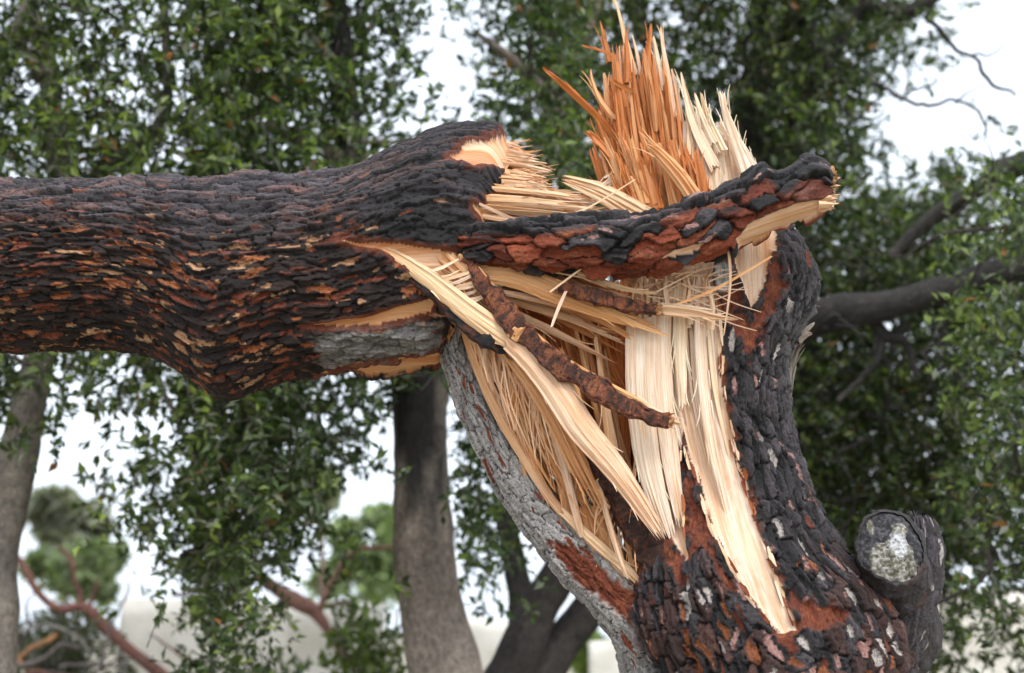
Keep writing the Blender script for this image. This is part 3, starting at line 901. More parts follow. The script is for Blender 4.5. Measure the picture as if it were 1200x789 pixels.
# splinters bristling out of the hump end
for k in range(150):
    a = rng.random()
    y0 = 162 + a * 98
    x0 = rr(545, 592) + (14 if 195 < y0 < 240 else -5)
    tipx = np.interp(a, [0, .12, .25, .4, .5, .6, .75, .9, 1], [612, 622, 650, 645, 640, 690, 715, 735, 720]) - rr(0, 1) ** 2 * 75
    y1 = y0 + (tipx - x0) * rr(0.04, 0.20)
    dz = -0.19 + 0.20 * abs(a - 0.75) + rr(-0.02, 0.10)
    tone = tone_mix(C_WOOD, C_WOOD, C_CREAM)
    slat([(x0, y0, dz), ((x0 + tipx) / 2, (y0 + y1) / 2 + rr(-2, 1), dz), (tipx, y1, dz + rr(-0.02, 0.02))], [rr(4, 9), rr(4, 9), rr(2, 6), 1.0], 0.004, tone, jag=0.3, tone2=tone_mix(C_CREAM, C_SAP))
slat([(658, 209, -0.14), (700, 224, -0.15), (735, 243, -0.15), (762, 258, -0.15)], [8, 22, 25, 25], 0.010, C_CREAM, jag=0.03, root_jag=0.12, size_boost=2)
slat([(640, 262, -0.2), (690, 243, -0.2), (745, 210, -0.2)], [3, 2.5, 1], 0.004, C_CREAM, jag=0.1)
slat([(560, 238, -0.24), (590, 252, -0.25), (625, 268, -0.25)], [3, 4, 4], 0.004, C_CREAM, jag=0.1)
for k in range(14):
    x0, y0 = rr(700, 725), rr(208, 228)
    slat([(x0, y0, -0.1), (x0 + rr(4, 12), y0 - rr(4, 8), -0.1), (x0 + rr(12, 30), y0 - rr(4, 24), -0.1)], [1.6, 1.4, 0.7], 0.002, C_SAP, jag=0.1)

# frayed tip of the bark slab
for k in range(30):
    y0 = rr(203, 246)
    x0 = 958 + rr(-3, 6); dz = rr(-0.32, -0.24)
    slat([(x0, y0, dz), (x0 + 9, y0 + rr(-2, 2), dz), (978 + rr(0, 11) - abs(y0 - 222) * 0.3, y0 + rr(-3, 3), dz)], [6, 4.5, 1], 0.006, C_CREAM, jag=0.3)

# wedge of torn wood under the hump, and the long diagonal planks
for k in range(18):
    a = (k + rng.random()) / 18
    x0, y0 = 425 + a * 125, 284 + a * 16
    x1, y1 = 510 + a * 105, 335 + a * 66 - 8 * (1 - a)
    slat([(x0, y0, -0.215), ((x0 + x1) / 2 + 4, (y0 + y1) / 2 - 3, -0.20), (x1, y1, -0.17)], [10, 12, 9], 0.008, tone_mix(C_WOOD, C_CREAM), jag=0.25)
for k in range(11):                                     # short pale splinters bridging the wedge
    t_ = rng.random(); x0, y0 = 495 + t_ * 62, 314 + t_ * 46
    slat([(x0, y0, -0.225), (x0 + 16, y0 - rr(2, 7), -0.225), (x0 + rr(24, 42), y0 - rr(6, 16), -0.225)], [rr(1.5, 5), rr(2, 5), rr(1, 3)], 0.003, tone_mix(C_CREAM, C_SAP), jag=0.3)
slat([(405, 283, -0.20), (450, 294, -0.225), (500, 325, -0.235), (550, 365, -0.235), (606, 404, -0.235)], [4, 12, 20, 25, 27], 0.014, C_CREAM, jag=0.1, ncol=14, relk=0.3, rough=0.04, size_boost=3)
slat([(596, 392, -0.235), (640, 438, -0.235), (680, 500, -0.235), (725, 555, -0.22), (778, 632, -0.2)], [30, 36, 33, 26, 12], 0.016, C_CREAM, jag=0.12, ncol=16, relk=0.3, rough=0.04, size_boost=3, tone2=C_CREAM * 0.95)
slat([(590, 402, -0.20), (640, 470, -0.20), (675, 540, -0.19), (705, 600, -0.17)], [18, 24, 22, 16], 0.012, C_WOOD * 0.95, jag=0.4, ncol=14, relk=0.4, rough=0.05, size_boost=2)
slat([(600, 398, -0.25), (606, 388, -0.255), (618, 380, -0.25)], [15, 12, 7], 0.012, C_WOOD, jag=0.3)
slat([(552, 320, -0.2), (600, 322, -0.205), (660, 345, -0.21), (720, 368, -0.21), (775, 388, -0.2)], [22, 30, 28, 20, 4], 0.012, C_WOOD * 1.05, jag=0.12, ncol=14, relk=0.3, rough=0.04, size_boost=3)
slat([(625, 312, -0.23), (680, 322, -0.23), (730, 338, -0.23), (772, 345, -0.23)], [8, 8, 6, 2], 0.006, C_CREAM, jag=0.2)
slat([(765, 362, -0.225), (810, 366, -0.225), (840, 371, -0.225), (866, 375, -0.225)], [15, 12, 6, 1.5], 0.007, C_CREAM, jag=0.15, size_boost=1)
slat([(770, 358, -0.222), (805, 360, -0.222), (836, 364, -0.222)], [7, 5, 1.5], 0.006, C_SAP, jag=0.15)
slat([(690, 350, -0.22), (740, 378, -0.22), (785, 394, -0.22)], [8, 6, 1], 0.005, C_WOOD, jag=0.15)
slat([(560, 312, -0.225), (590, 352, -0.235), (625, 390, -0.245), (665, 422, -0.248), (712, 450, -0.247), (760, 474, -0.24)], [3, 5, 7, 6, 7, 3], 0.008, C_WOOD * 1.1, jag=0.1, ncol=4)
slat([(742, 466, -0.225), (775, 488, -0.225), (800, 498, -0.22)], [12, 10, 2], 0.006, C_CREAM, jag=0.2)
slat([(664, 340, -0.25), (655, 360, -0.255), (646, 384, -0.26)], [3, 4, 2.4], 0.004, C_SAP, jag=0.1)
slat([(644, 343, -0.26), (668, 325, -0.26), (682, 315, -0.26)], [2, 2.4, 1.4], 0.003, C_CREAM, jag=0.1)
slat([(790, 358, -0.26), (840, 338, -0.27), (905, 300, -0.27)], [2, 3.2, 2], 0.004, C_WOOD * 1.05, jag=0.1)
slat([(853, 286, -0.28), (856, 330, -0.28), (848, 395, -0.27)], [3.4, 3, 1.2], 0.004, C_CREAM, jag=0.1)

SX = lambda y: np.interp(y, [372, 418, 456, 494, 540, 585, 628, 672, 706], [541, 552, 570, 588, 618, 650, 694, 742, 785])
# deep interior: dark orange shards fanning from under the hump to the foot of the split
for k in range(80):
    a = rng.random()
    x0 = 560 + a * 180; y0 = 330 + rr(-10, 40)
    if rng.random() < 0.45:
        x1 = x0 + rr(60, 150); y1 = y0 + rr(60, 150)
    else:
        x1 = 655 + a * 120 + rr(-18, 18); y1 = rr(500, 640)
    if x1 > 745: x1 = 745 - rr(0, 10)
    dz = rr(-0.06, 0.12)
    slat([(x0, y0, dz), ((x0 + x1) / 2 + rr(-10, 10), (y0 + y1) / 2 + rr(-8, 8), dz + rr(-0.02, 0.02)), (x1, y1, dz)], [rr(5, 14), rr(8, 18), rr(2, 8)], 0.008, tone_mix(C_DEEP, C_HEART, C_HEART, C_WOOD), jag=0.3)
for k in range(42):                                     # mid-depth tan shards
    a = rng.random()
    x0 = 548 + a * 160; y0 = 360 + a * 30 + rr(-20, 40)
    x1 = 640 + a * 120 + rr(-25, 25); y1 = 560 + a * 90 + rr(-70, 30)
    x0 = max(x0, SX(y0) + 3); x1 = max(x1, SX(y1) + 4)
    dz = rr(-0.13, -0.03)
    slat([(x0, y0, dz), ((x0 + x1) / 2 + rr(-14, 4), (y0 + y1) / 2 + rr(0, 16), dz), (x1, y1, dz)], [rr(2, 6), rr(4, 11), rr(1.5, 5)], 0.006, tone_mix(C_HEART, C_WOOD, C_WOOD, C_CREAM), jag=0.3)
for k in range(130):                                    # thin fibres drooping off the strip and planks
    a = rng.random()
    x0 = 548 + a * 90 + rr(-6, 6); y0 = 372 + a * 70 + rr(-12, 20)
    L_ = rr(40, 130)
    x1 = x0 + L_ * rr(0.0, 0.55) - 12; y1 = y0 + L_
    x0 = max(x0, SX(y0) + 2); x1 = max(x1, SX(y1) + rr(2, 10))
    dz = rr(-0.20, -0.08)
    slat([(x0, y0, dz), (max(x0 + (x1 - x0) * 0.35 + rr(-10, 10), SX((y0 + y1) / 2) + rr(2, 6)), (y0 + y1) / 2, dz), (x1, y1, dz + rr(-0.02, 0.02))], [rr(1.0, 2.8), rr(0.9, 2.4), 0.4], 0.002, tone_mix(C_WOOD, C_CREAM, C_CREAM), jag=0.2, ncol=2)
for k in range(90):
    x0 = rr(640, 760); y0 = rr(520, 640)
    ang = rr(-0.5, 0.9)
    L_ = rr(20, 80)
    dz = rr(-0.17, -0.06)
    x0 = max(x0, SX(y0 + L_ * 0.5) + 4, SX(y0 + L_ * math.cos(ang)) + 4 - L_ * math.sin(ang))
    slat([(x0, y0, dz), (x0 + L_ * 0.5 * math.sin(ang) + rr(-3, 3), y0 + L_ * 0.5, dz), (x0 + L_ * math.sin(ang), y0 + L_ * math.cos(ang), dz)], [rr(1.5, 3), rr(1.2, 2.5), 0.7], 0.003, tone_mix(C_WOOD, C_CREAM), jag=0.2, ncol=2)
# upright planks inside the split
for pts, w, tone, dz in [
    (((612, 455), (620, 510), (628, 575)), [20, 25, 20], C_HEART * 1.1, -0.05), (((607, 450), (612, 520), (618, 590)), [9, 12, 6], C_WOOD, -0.08),
    (((655, 540), (672, 610), (690, 660)), [14, 16, 12], C_WOOD, -0.10), (((690, 590), (706, 640), (722, 682)), [24, 28, 18], C_WOOD * 1.05, -0.11),
    (((640, 480), (664, 560), (682, 630)), [8, 11, 8], C_CREAM, -0.13), (((700, 560), (716, 620), (735, 680)), [5, 6, 4], C_CREAM, -0.16),
    (((730, 600), (745, 645), (752, 690)), [16, 22, 14], C_WOOD, -0.12), (((560, 400), (590, 470), (618, 540)), [22, 26, 10], C_WOOD, -0.06),
    (((660, 470), (690, 540), (735, 610)), [22, 28, 16], C_WOOD, -0.08), (((620, 470), (650, 530), (690, 600)), [8, 14, 8], C_WOOD * 1.1, -0.11),
    (((702, 400), (712, 470), (728, 545)), [14, 20, 12], C_HEART, -0.03), (((672, 395), (690, 460), (700, 530)), [12, 18, 8], C_HEART, -0.01)]:
    slat([(x, y, dz) for x, y in pts], w, 0.012, tone, jag=0.15, size_boost=1)
for k in range(34):                                     # cross fibres in the lower gap
    x0, y0 = rr(625, 650), rr(520, 580)
    slat([(x0, y0, 0.0), (x0 + 35, y0 + rr(4, 14), 0.0), (x0 + rr(60, 100), y0 + rr(14, 40), -0.02)], [rr(2, 4), rr(2, 5), 1], 0.004, tone_mix(C_HEART, C_WOOD, C_CREAM), jag=0.3, ncol=2)
# pale inner edge of the grey strip
slat([(541, 372, -0.075), (556, 416, -0.085), (584, 480, -0.09), (614, 533, -0.095), (648, 588, -0.10), (694, 636, -0.11), (748, 690, -0.12)], [10, 15, 17, 14, 10, 14, 8], 0.012, C_WOOD * 1.08, jag=0.05, ncol=7, size_boost=3, tone2=C_CREAM)
slat([(655, 596, -0.115), (700, 638, -0.125), (735, 668, -0.13), (762, 698, -0.13)], [8, 13, 12, 4], 0.010, C_CREAM, jag=0.2, size_boost=1)
# slivers and inner-bark shreds along the torn edge of the pale face
def surf_dy(x, y):
    sx, sy, sY = SURF['standing_trunk']
    return float(sY[np.argmin((sx - x) ** 2 + (sy - y) ** 2)]) - Y0
for edge_path, n_ in (([(838, 320), (846, 400), (848, 460), (858, 510), (872, 560), (890, 620), (912, 680), (932, 734)], 34), ([(916, 744), (880, 700), (850, 650), (825, 590), (806, 530), (799, 500)], 20), ([(797, 520), (796, 560), (799, 610), (802, 645)], 6)):
    e_ = np.array(edge_path, float)
    for k in range(n_):
        t0 = rr(0, len(e_) - 1.5); l_ = rr(0.25, 0.6)
        q = catmull(e_, np.array([t0, t0 + l_ / 2, min(t0 + l_, len(e_) - 1)]))
        o_ = rr(-4, 3)
        q[:, 0] += o_
        pale = rng.random() < 0.6
        dz = [surf_dy(x, y) - 0.004 for x, y in q]
        slat([(q[0, 0], q[0, 1], dz[0]), (q[1, 0] + rr(-1, 1), q[1, 1], dz[1] - 0.003), (q[2, 0] + rr(-2, 2), q[2, 1], dz[2] - 0.003)], [rr(1.5, 3), rr(2, 5), rr(0.6, 2)], 0.004, tone_mix(C_CREAM, C_SAP) if pale else tone_mix(C_RED * 1.2, C_ORANGE), jag=0.3)
# flat planks still standing on the left of the pale face
for pts, w, tone in [(((750, 366), (750, 450), (760, 545), (786, 632)), [30, 32, 28, 12], C_SAP), (((776, 345), (776, 440), (786, 540), (799, 620)), [22, 24, 20, 8], C_SAP * 0.97),
                     (((797, 330), (797, 400), (800, 480)), [16, 16, 8], C_SAP), (((820, 322), (822, 420), (834, 520), (858, 620)), [14, 16, 14, 6], C_SAP)]:
    slat([(x, y, -0.172) for x, y in pts], w, 0.012, tone, jag=0.1, ncol=14, relk=0.35, rough=0.04, size_boost=2)
# strips standing proud of the pale face and the brush below the bark slab
for k in range(10):
    x0 = rr(738, 838); y0 = rr(325, 380); L_ = rr(120, 300)
    xf = lambda y: np.interp(y, [235, 320, 400, 460, 510, 560, 620, 680, 740], [834, 838, 844, 849, 858, 872, 890, 912, 936]) - 844
    if x0 < 790: L_ = min(L_, 590 - y0 + 0.6 * (x0 - 738))
    slat([(x0 + xf(y0), y0, -0.157), (x0 + xf(y0 + L_ / 2), y0 + L_ / 2, -0.159), (x0 + xf(y0 + L_), y0 + L_, -0.150 + 0.03 * (L_ > 240))], [rr(1.5, 6), rr(2, 7), rr(1, 3)], 0.003, tone_mix(C_CREAM, C_SAP, C_SAP), jag=0.2)
for k in range(60):
    x0 = rr(740, 836); y0 = rr(300, 330); L_ = rr(30, 75)
    dz = rr(-0.2, -0.14)
    slat([(x0, y0 + L_, dz), (x0 + rr(-4, 4), y0 + L_ / 2, dz), (x0 + rr(-12, 12), y0, dz)], [rr(3, 7), rr(2, 5), 1], 0.004, tone_mix(C_WOOD, C_CREAM, C_SAP), jag=0.3)
for k in range(46):
    x0 = rr(740, 830); y0 = rr(315, 365); ang = rr(-0.6, 0.5); L_ = rr(25, 80)
    dz = rr(-0.21, -0.17)
    slat([(x0, y0, dz), (x0 + L_ / 2 * math.cos(ang), y0 + L_ / 2 * math.sin(ang) + rr(-4, 4), dz), (x0 + L_ * math.cos(ang), y0 + L_ * math.sin(ang), dz)], [1.6, 1.4, 0.7], 0.002, tone_mix(C_CREAM, C_SAP), jag=0.1, ncol=2)
for k in range(30):                                     # horizontal torn layers under the slab
    x0 = rr(560, 640); y0 = rr(312, 350); x1 = x0 + rr(80, 170)
    y1 = y0 + (x1 - x0) * rr(0.15, 0.5)
    dz = rr(-0.19, -0.1)
    slat([(x0, y0, dz), ((x0 + x1) / 2, (y0 + y1) / 2 - rr(0, 6), dz), (min(x1, 760), y1, dz)], [rr(4, 9), rr(5, 10), 1], 0.006, tone_mix(C_HEART, C_WOOD, C_WOOD, C_CREAM), jag=0.3)

# weathered grey torn wood on the back edge of the stump
for k in range(26):
    y0 = rr(400, 500); x0 = 926 + rr(-14, 2) - 4 * (y0 - 400) / 100
    L_ = rr(40, 130)
    slat([(x0, y0, 0.03 + rr(-0.04, 0.05)), (x0 + 4, y0 - L_ * 0.5, 0.03), (x0 + rr(6, 22), max(352, y0 - L_), 0.03)], [rr(5, 9), rr(5, 9), 2], 0.008, np.array((0.26, 0.25, 0.24)) * rr(0.6, 1.2), jag=0.3)
for pts in (((936, 392), (944, 372), (943, 348)), ((936, 394), (948, 384), (955, 378)), ((934, 400), (946, 392), (952, 392))):
    slat([(x, y, 0.0) for x, y in pts], [9, 6, 1.5], 0.01, np.array((0.33, 0.32, 0.31)), jag=0.2)

for k in range(14):                                     # bleached torn slivers under the sawn stub
    x0 = rr(1056, 1080); y0 = rr(715, 745); L_ = rr(40, 90)
    slat([(x0, y0, -0.05 + rr(-0.03, 0.03)), (x0 - 6, y0 + L_ / 2, -0.05), (x0 - rr(8, 18), y0 + L_, -0.05)], [rr(3, 6), rr(4, 8), 2], 0.008, np.array((0.30, 0.25, 0.20)) * rr(0.7, 1.3), jag=0.3)

bag.items.sort(key=lambda it: -it[4])
for V, Q, cc, f, s in bag.items[:290]:
    obj('splinter', make_mesh('splinter', V, Q, cc, f, smooth=False), M_wood, pine)
rest = bag.items[290:]
if rest:
    off = 0; VV, QQ, CC, FF = [], [], [], []
    for V, Q, cc, f, s in rest:
        VV.append(V); QQ.append(Q + off); CC.append(cc); FF.append(f); off += len(V)
    obj('loose_fibres', make_mesh('loose_fibres', np.concatenate(VV), np.concatenate(QQ), np.concatenate(CC), np.concatenate(FF), smooth=False), M_wood, pine, None, 'stuff')

# ---- small bark-covered strips among the splinters
def pal_redstrip(d):
    P = d['P']
    c = mix(np.broadcast_to(np.array((0.15, 0.045, 0.022)), P.shape) * (0.5 + d['r2'])[..., None], C_ORANGE, sst(0.45, 0.65, fbm(P * 70, 4, 71)) * 0.6)
    c = mix(c, np.array((0.035, 0.018, 0.013)), sst(0.52, 0.62, fbm(P * 110, 4, 72)) * 0.8)
    c = mix(c, C_CHAR, 1 - sst(0.1, 0.45, d['edge']))
    return c
def pal_darkstrip(d):
    P = d['P']
    return mix(np.broadcast_to(C_CHAR, P.shape), np.array((0.10, 0.03, 0.018)), sst(0.5, 0.7, d['fl']))

def strip_pairs(path, dys, widths, dpx):
    p = np.array(path, float)
    ts = np.linspace(0, len(p) - 1, (len(p) - 1) * 4 + 1)                   # ragged width and line
    q = catmull(np.column_stack([p, dys, widths, dpx]), ts)
    k = len(q)
    p = q[:, :2] + (rng.random((k, 2)) - 0.5) * 3.0
    dys = q[:, 2] + (rng.random(k) - 0.5) * 0.006; widths = q[:, 3] * (0.72 + 0.5 * rng.random(k)); dpx = q[:, 4] * (0.5 + 0.4 * rng.random(k))
    T = np.gradient(p, axis=0); T /= np.linalg.norm(T, axis=1)[:, None]
    N = np.stack([T[:, 1], -T[:, 0]], -1)
    a = p + N * np.array(widths)[:, None] / 2; b = p - N * np.array(widths)[:, None] / 2
    return [(a[i, 0], a[i, 1], b[i, 0], b[i, 1], dys[i], dpx[i]) for i in range(len(p))]

relief_trunk('bark_ribbon', strip_pairs([(546, 302), (572, 338), (600, 376), (640, 415), (690, 450), (740, 480), (782, 496)], [-0.215, -0.23, -0.245, -0.25, -0.25, -0.245, -0.235], [12, 19, 26, 21, 25, 19, 21], [5, 6, 7, 6, 7, 6, 5]),
             1.5, 0.035, 0.018, 0.006, pal_redstrip, parent=pine, nplates=8, seed=21, lumpf=20.0, square=0.5, lump=0.008, terr=0.002)
relief_trunk('bark_ribbon', strip_pairs([(655, 338), (690, 345), (725, 355), (750, 360), (771, 362)], [-0.235, -0.237, -0.237, -0.235, -0.235], [8, 13, 17, 15, 11], [6, 7, 8, 7, 6]),
             1.5, 0.03, 0.018, 0.005, pal_redstrip, parent=pine, nplates=4, seed=22, lumpf=20.0, square=0.5, lump=0.008, terr=0.002)
relief_trunk('bark_ribbon', strip_pairs([(440, 300), (486, 328), (536, 372), (570, 400), (598, 414)], [-0.20, -0.215, -0.22, -0.22, -0.22], [6, 10, 13, 14, 8], [7, 8, 9, 9, 6]),
             1.5, 0.03, 0.016, 0.005, pal_darkstrip, parent=pine, nplates=4, seed=23, lumpf=20.0, square=0.5, lump=0.008, terr=0.002)
relief_trunk('bark_ribbon', strip_pairs([(682, 510), (705, 555), (730, 598), (752, 632), (780, 668)], [-0.15, -0.15, -0.15, -0.15, -0.14], [8, 18, 26, 34, 38], [8, 11, 14, 16, 18]),
             1.5, 0.03, 0.015, 0.008, lambda d: pal_redstrip(d) * 0.45, parent=pine, nplates=6, seed=24, lumpf=20.0, square=0.5, lump=0.008, terr=0.002)

# ---- sawn branch stub on the right of the stump
def branch_stub():
    # axis runs towards the camera and up; rings along it
    path = [(1032, 735, 0.02, 70, 68), (1040, 705, -0.05, 55, 56), (1046, 672, -0.10, 47, 50), (1046, 652, -0.15, 43, 47), (1044, 642, -0.185, 41, 45), (1043.5, 641, -0.192, 37, 41)]
    n, m = 60, 150
    R = catmull(path, np.linspace(0, len(path) - 1, n))
    th = np.linspace(0, 2 * math.pi, m, endpoint=False)
    ax = np.array([0.10, -0.95, 0.28]); ax /= np.linalg.norm(ax)
    ex = np.array([1.0, 0.1, 0.0]); ex -= ax * ex.dot(ax); ex /= np.linalg.norm(ex)
    ez = np.cross(ax, ex); ez *= np.sign(ez[2])
    C = W(R[:, 0], R[:, 1], Y0 + R[:, 2])
    k = px2m(Y0)
    rx, rz = R[:, 3] * k, R[:, 4] * k
    dirs = np.cos(th)[None, :, None] * ex + np.sin(th)[None, :, None] * ez
    P = C[:, None] + np.cos(th)[None, :, None] * ex * rx[:, None, None] + np.sin(th)[None, :, None] * ez * rz[:, None, None]
    q = P
    nz = fbm(q * 9, 3, 71) - 0.5
    fl = fbm(q * np.array([40, 30, 40]), 3, 72)
    h = nz * 0.03 + (np.floor(fl * 6) / 6 - 0.5) * 0.014
    P = P + dirs * h[..., None]
    c = mix(np.broadcast_to(np.array((0.030, 0.024, 0.023)), P.shape), C_LAV * 0.7, sst(0.5, 0.7, fl))
    c = mix(c, np.array((0.08, 0.038, 0.03)), sst(0.55, 0.7, fbm(q * 25, 2, 77)) * 0.6)
    c = mix(c, C_PALE * 0.8, sst(0.70, 0.78, fbm(q * 30, 3, 75)))
    V = P.reshape(-1, 3)
    i = np.arange(n - 1)[:, None]; j = np.arange(m)[None]
    a = i * m + j; b = i * m + (j + 1) % m
    Q = np.stack([a, b, b + m, a + m], -1).reshape(-1, 4)
    fn = np.cross(V[Q[:, 1]] - V[Q[:, 0]], V[Q[:, 3]] - V[Q[:, 0]])
    if np.sum(fn * np.broadcast_to(dirs, P.shape)[:-1].reshape(-1, 3)) < 0: Q = Q[:, ::-1]
    st = obj('branch_stub', make_mesh('branch_stub', V, Q, c.reshape(-1, 3), V * 0.4), M_bark, pine)
    # cut face
    ring = P[-1]; cen = ring.mean(0)
    nr = 44
    ts = np.linspace(0, 1, nr)[:, None, None]
    D = cen + (ring - cen)[None] * ts
    rad = np.repeat(np.linspace(0, 1, nr)[:, None], m, 1)
    nz = fbm(D * 45, 4, 81); nz2 = fbm(D * 150, 3, 83)
    lx = (D - cen) @ ex / rx[-1]; lz = (D - cen) @ ez / rz[-1]
    D = D + ax * (0.012 * (1 - rad ** 4) - 0.006 + (nz - 0.5) * 0.014 * (1 - rad ** 6) + (nz2 - 0.5) * 0.005)[..., None]
    c = mix(np.broadcast_to(np.array((0.022, 0.021, 0.024)), D.shape), np.array((0.07, 0.066, 0.068)), sst(0.45, 0.65, nz2))
    li = sst(0.06, -0.06, np.hypot(lx / 0.78, (lz + 0.42) / 0.66) - 0.92 + (nz - 0.5) * 1.0)
    li = np.maximum(li, sst(0.05, -0.05, np.hypot((lx - 0.32) / 0.22, (lz - 0.35) / 0.5) - 0.8 + (nz - 0.5) * 1.5))
    li = np.maximum(li, sst(0.05, -0.05, np.hypot((lx + 0.52) / 0.13, (lz - 0.5) / 0.3) - 0.8 + (nz2 - 0.5) * 1.5))
    lc = mix(np.broadcast_to(np.array((0.10, 0.09, 0.06)), D.shape), np.array((0.30, 0.285, 0.25)), sst(0.38, 0.62, nz2))
    lc = mix(lc, np.array((0.50, 0.50, 0.50)), sst(0.3, 0.1, np.hypot((lx - 0.2) / 0.35, (lz - 0.05) / 0.4) - 0.6 + (nz2 - 0.5)))
    c = c + (lc - c) * li[..., None]
    D = D + ax * (li * 0.006 * nz2)[..., None]
    V = D.reshape(-1, 3)
    i = np.arange(nr - 1)[:, None]; j = np.arange(m)[None]
    a = i * m + j; b = i * m + (j + 1) % m
    Q = np.stack([a, b, b + m, a + m], -1).reshape(-1, 4)
    fn = np.cross(V[Q[:, 1]] - V[Q[:, 0]], V[Q[:, 3]] - V[Q[:, 0]])
    if np.sum(fn @ ax) < 0: Q = Q[:, ::-1]
    o = obj('cut_face', make_mesh('cut_face', V, Q, c.reshape(-1, 3), V * 0.4), M_greybark, st, 'charred sawn end with pale crusty lichen')
branch_stub()
def pal_lobe(d):
    P = d['P']
    c = mix(np.broadcast_to(np.array((0.035, 0.028, 0.028)), P.shape), C_LAV * 0.8, sst(0.42, 0.65, d['fl']))
    return mix(c, C_PALE * 0.8, scar_mask(d, 1, 0.2, 5, 0.3))
relief_trunk('stub_collar', [(1062, 608, 1088, 612, 0.02, 14), (1056, 625, 1097, 630, 0.01, 26), (1046, 655, 1101, 658, 0.0, 40), (1040, 690, 1096, 692, 0.0, 48), (1020, 725, 1080, 730, 0.0, 60), (1000, 780, 1066, 790, 0.02, 70), (990, 860, 1058, 870, 0.03, 70)],
             1.6, 0.06, 0.02, 0.012, pal_lobe, parent=pine, nplates=10, seed=31, lump=0.012, cap_col=(0.03, 0.026, 0.026))

# ------------------------------------------------------------------ holm oaks behind
C_OAK = np.array((0.10, 0.085, 0.072))

def limb(name, path, parent, mat=M_oak, tone=C_OAK, sides=14, seed=0, stain=False, rough=0.012):
    """path: (px, py, Y, diameter_px)"""
    p = np.array(path, float)
    n = max(8, len(p) * 9)
    R = catmull(p, np.linspace(0, len(p) - 1, n))
    C = W(R[:, 0], R[:, 1], R[:, 2])
    if p[:, 3].max() < 14:                                   # thin branches are crooked
        for ax_ in range(3):
            C[:, ax_] += (fbm(C * 9 + ax_ * 9.1, 3, seed + 50 + ax_) - 0.5) * 0.07
    rad = np.maximum(R[:, 3] / 2 * R[:, 2] / FPX, 0.002)
    T = np.gradient(C, axis=0); T /= np.linalg.norm(T, axis=1)[:, None]
    ref = np.array([0.2, 1.0, 0.1])
    e1 = np.cross(T, ref); e1 /= np.linalg.norm(e1, axis=1)[:, None]
    e2 = np.cross(T, e1)
    th = np.linspace(0, 2 * math.pi, sides, endpoint=False)
    d = e1[:, None] * np.cos(th)[None, :, None] + e2[:, None] * np.sin(th)[None, :, None]
    P = C[:, None] + d * rad[:, None, None]
    P = P + d * ((fbm(P * 5, 3, seed) - 0.5) * np.minimum(rad * 0.5, 0.05)[:, None])[..., None]
    f = fbm(P * np.array([14, 14, 5]), 3, seed + 2)
    c = np.broadcast_to(np.asarray(tone), P.shape) * (0.45 + 1.1 * f)[..., None]
    if stain:
        w = sst(0.47, 0.55, fbm(P * np.array([9, 9, 0.7]), 3, seed + 9)) * sst(1.2, 2.4, P[..., 2])
        c = mix(c, np.array((0.022, 0.02, 0.02)), w)
    V = np.concatenate([P.reshape(-1, 3), C[:1], C[-1:]])
    m = sides
    i = np.arange(n - 1)[:, None]; j = np.arange(m)[None]
    a = i * m + j; b = i * m + (j + 1) % m
    Q = np.stack([a, b, b + m, a + m], -1).reshape(-1, 4)
    k = np.arange(m)
    cap0 = np.stack([np.full(m, n * m), (k + 1) % m, k, k], -1)
    cap1 = np.stack([np.full(m, n * m + 1), (n - 1) * m + k, (n - 1) * m + (k + 1) % m, (n - 1) * m + (k + 1) % m], -1)
    fn = np.cross(V[Q[:, 1]] - V[Q[:, 0]], V[Q[:, 3]] - V[Q[:, 0]])
    if np.sum(fn * d[:-1].reshape(-1, 3)) < 0: Q = Q[:, ::-1]
    cc = np.concatenate([c.reshape(-1, 3), c[0].mean(0)[None], c[-1].mean(0)[None]])
    uv = np.cumsum(np.linalg.norm(np.diff(C, axis=0, prepend=C[:1]), axis=1))[:, None].repeat(m, 1)
    fib = np.stack([(np.cos(th)[None] * rad[:, None]), np.broadcast_to(uv, (n, m)) * 0.6, np.sin(th)[None] * rad[:, None]], -1).reshape(-1, 3)
    fib = np.concatenate([fib, fib[:1], fib[-1:]])
    tri = np.concatenate([cap0[:, :3], cap1[:, :3]])
    me = make_mesh(name, V, Q, cc, fib)
    return obj(name, me, mat, parent)

def gy(Y):
    """pixel row where the ground lies at distance Y"""
    return CY + FPX * math.tan(math.atan2(CAM[2], Y) + PITCH)

def oak(name, label, foot, limbs, stain=False, tone=C_OAK, seed=0):
    """foot: (px, Y)"""
    loc = W(foot[0], gy(foot[1]), foot[1]); loc = (float(loc[0]), float(loc[1]), 0.0)
    t = thing(name, label, 'tree', loc, 'holm oaks behind the snapped pine')
    for k, (nm, path) in enumerate(limbs):
        limb(nm, path, t, tone=tone, seed=seed + k * 3, stain=stain and nm == 'trunk')
    return t

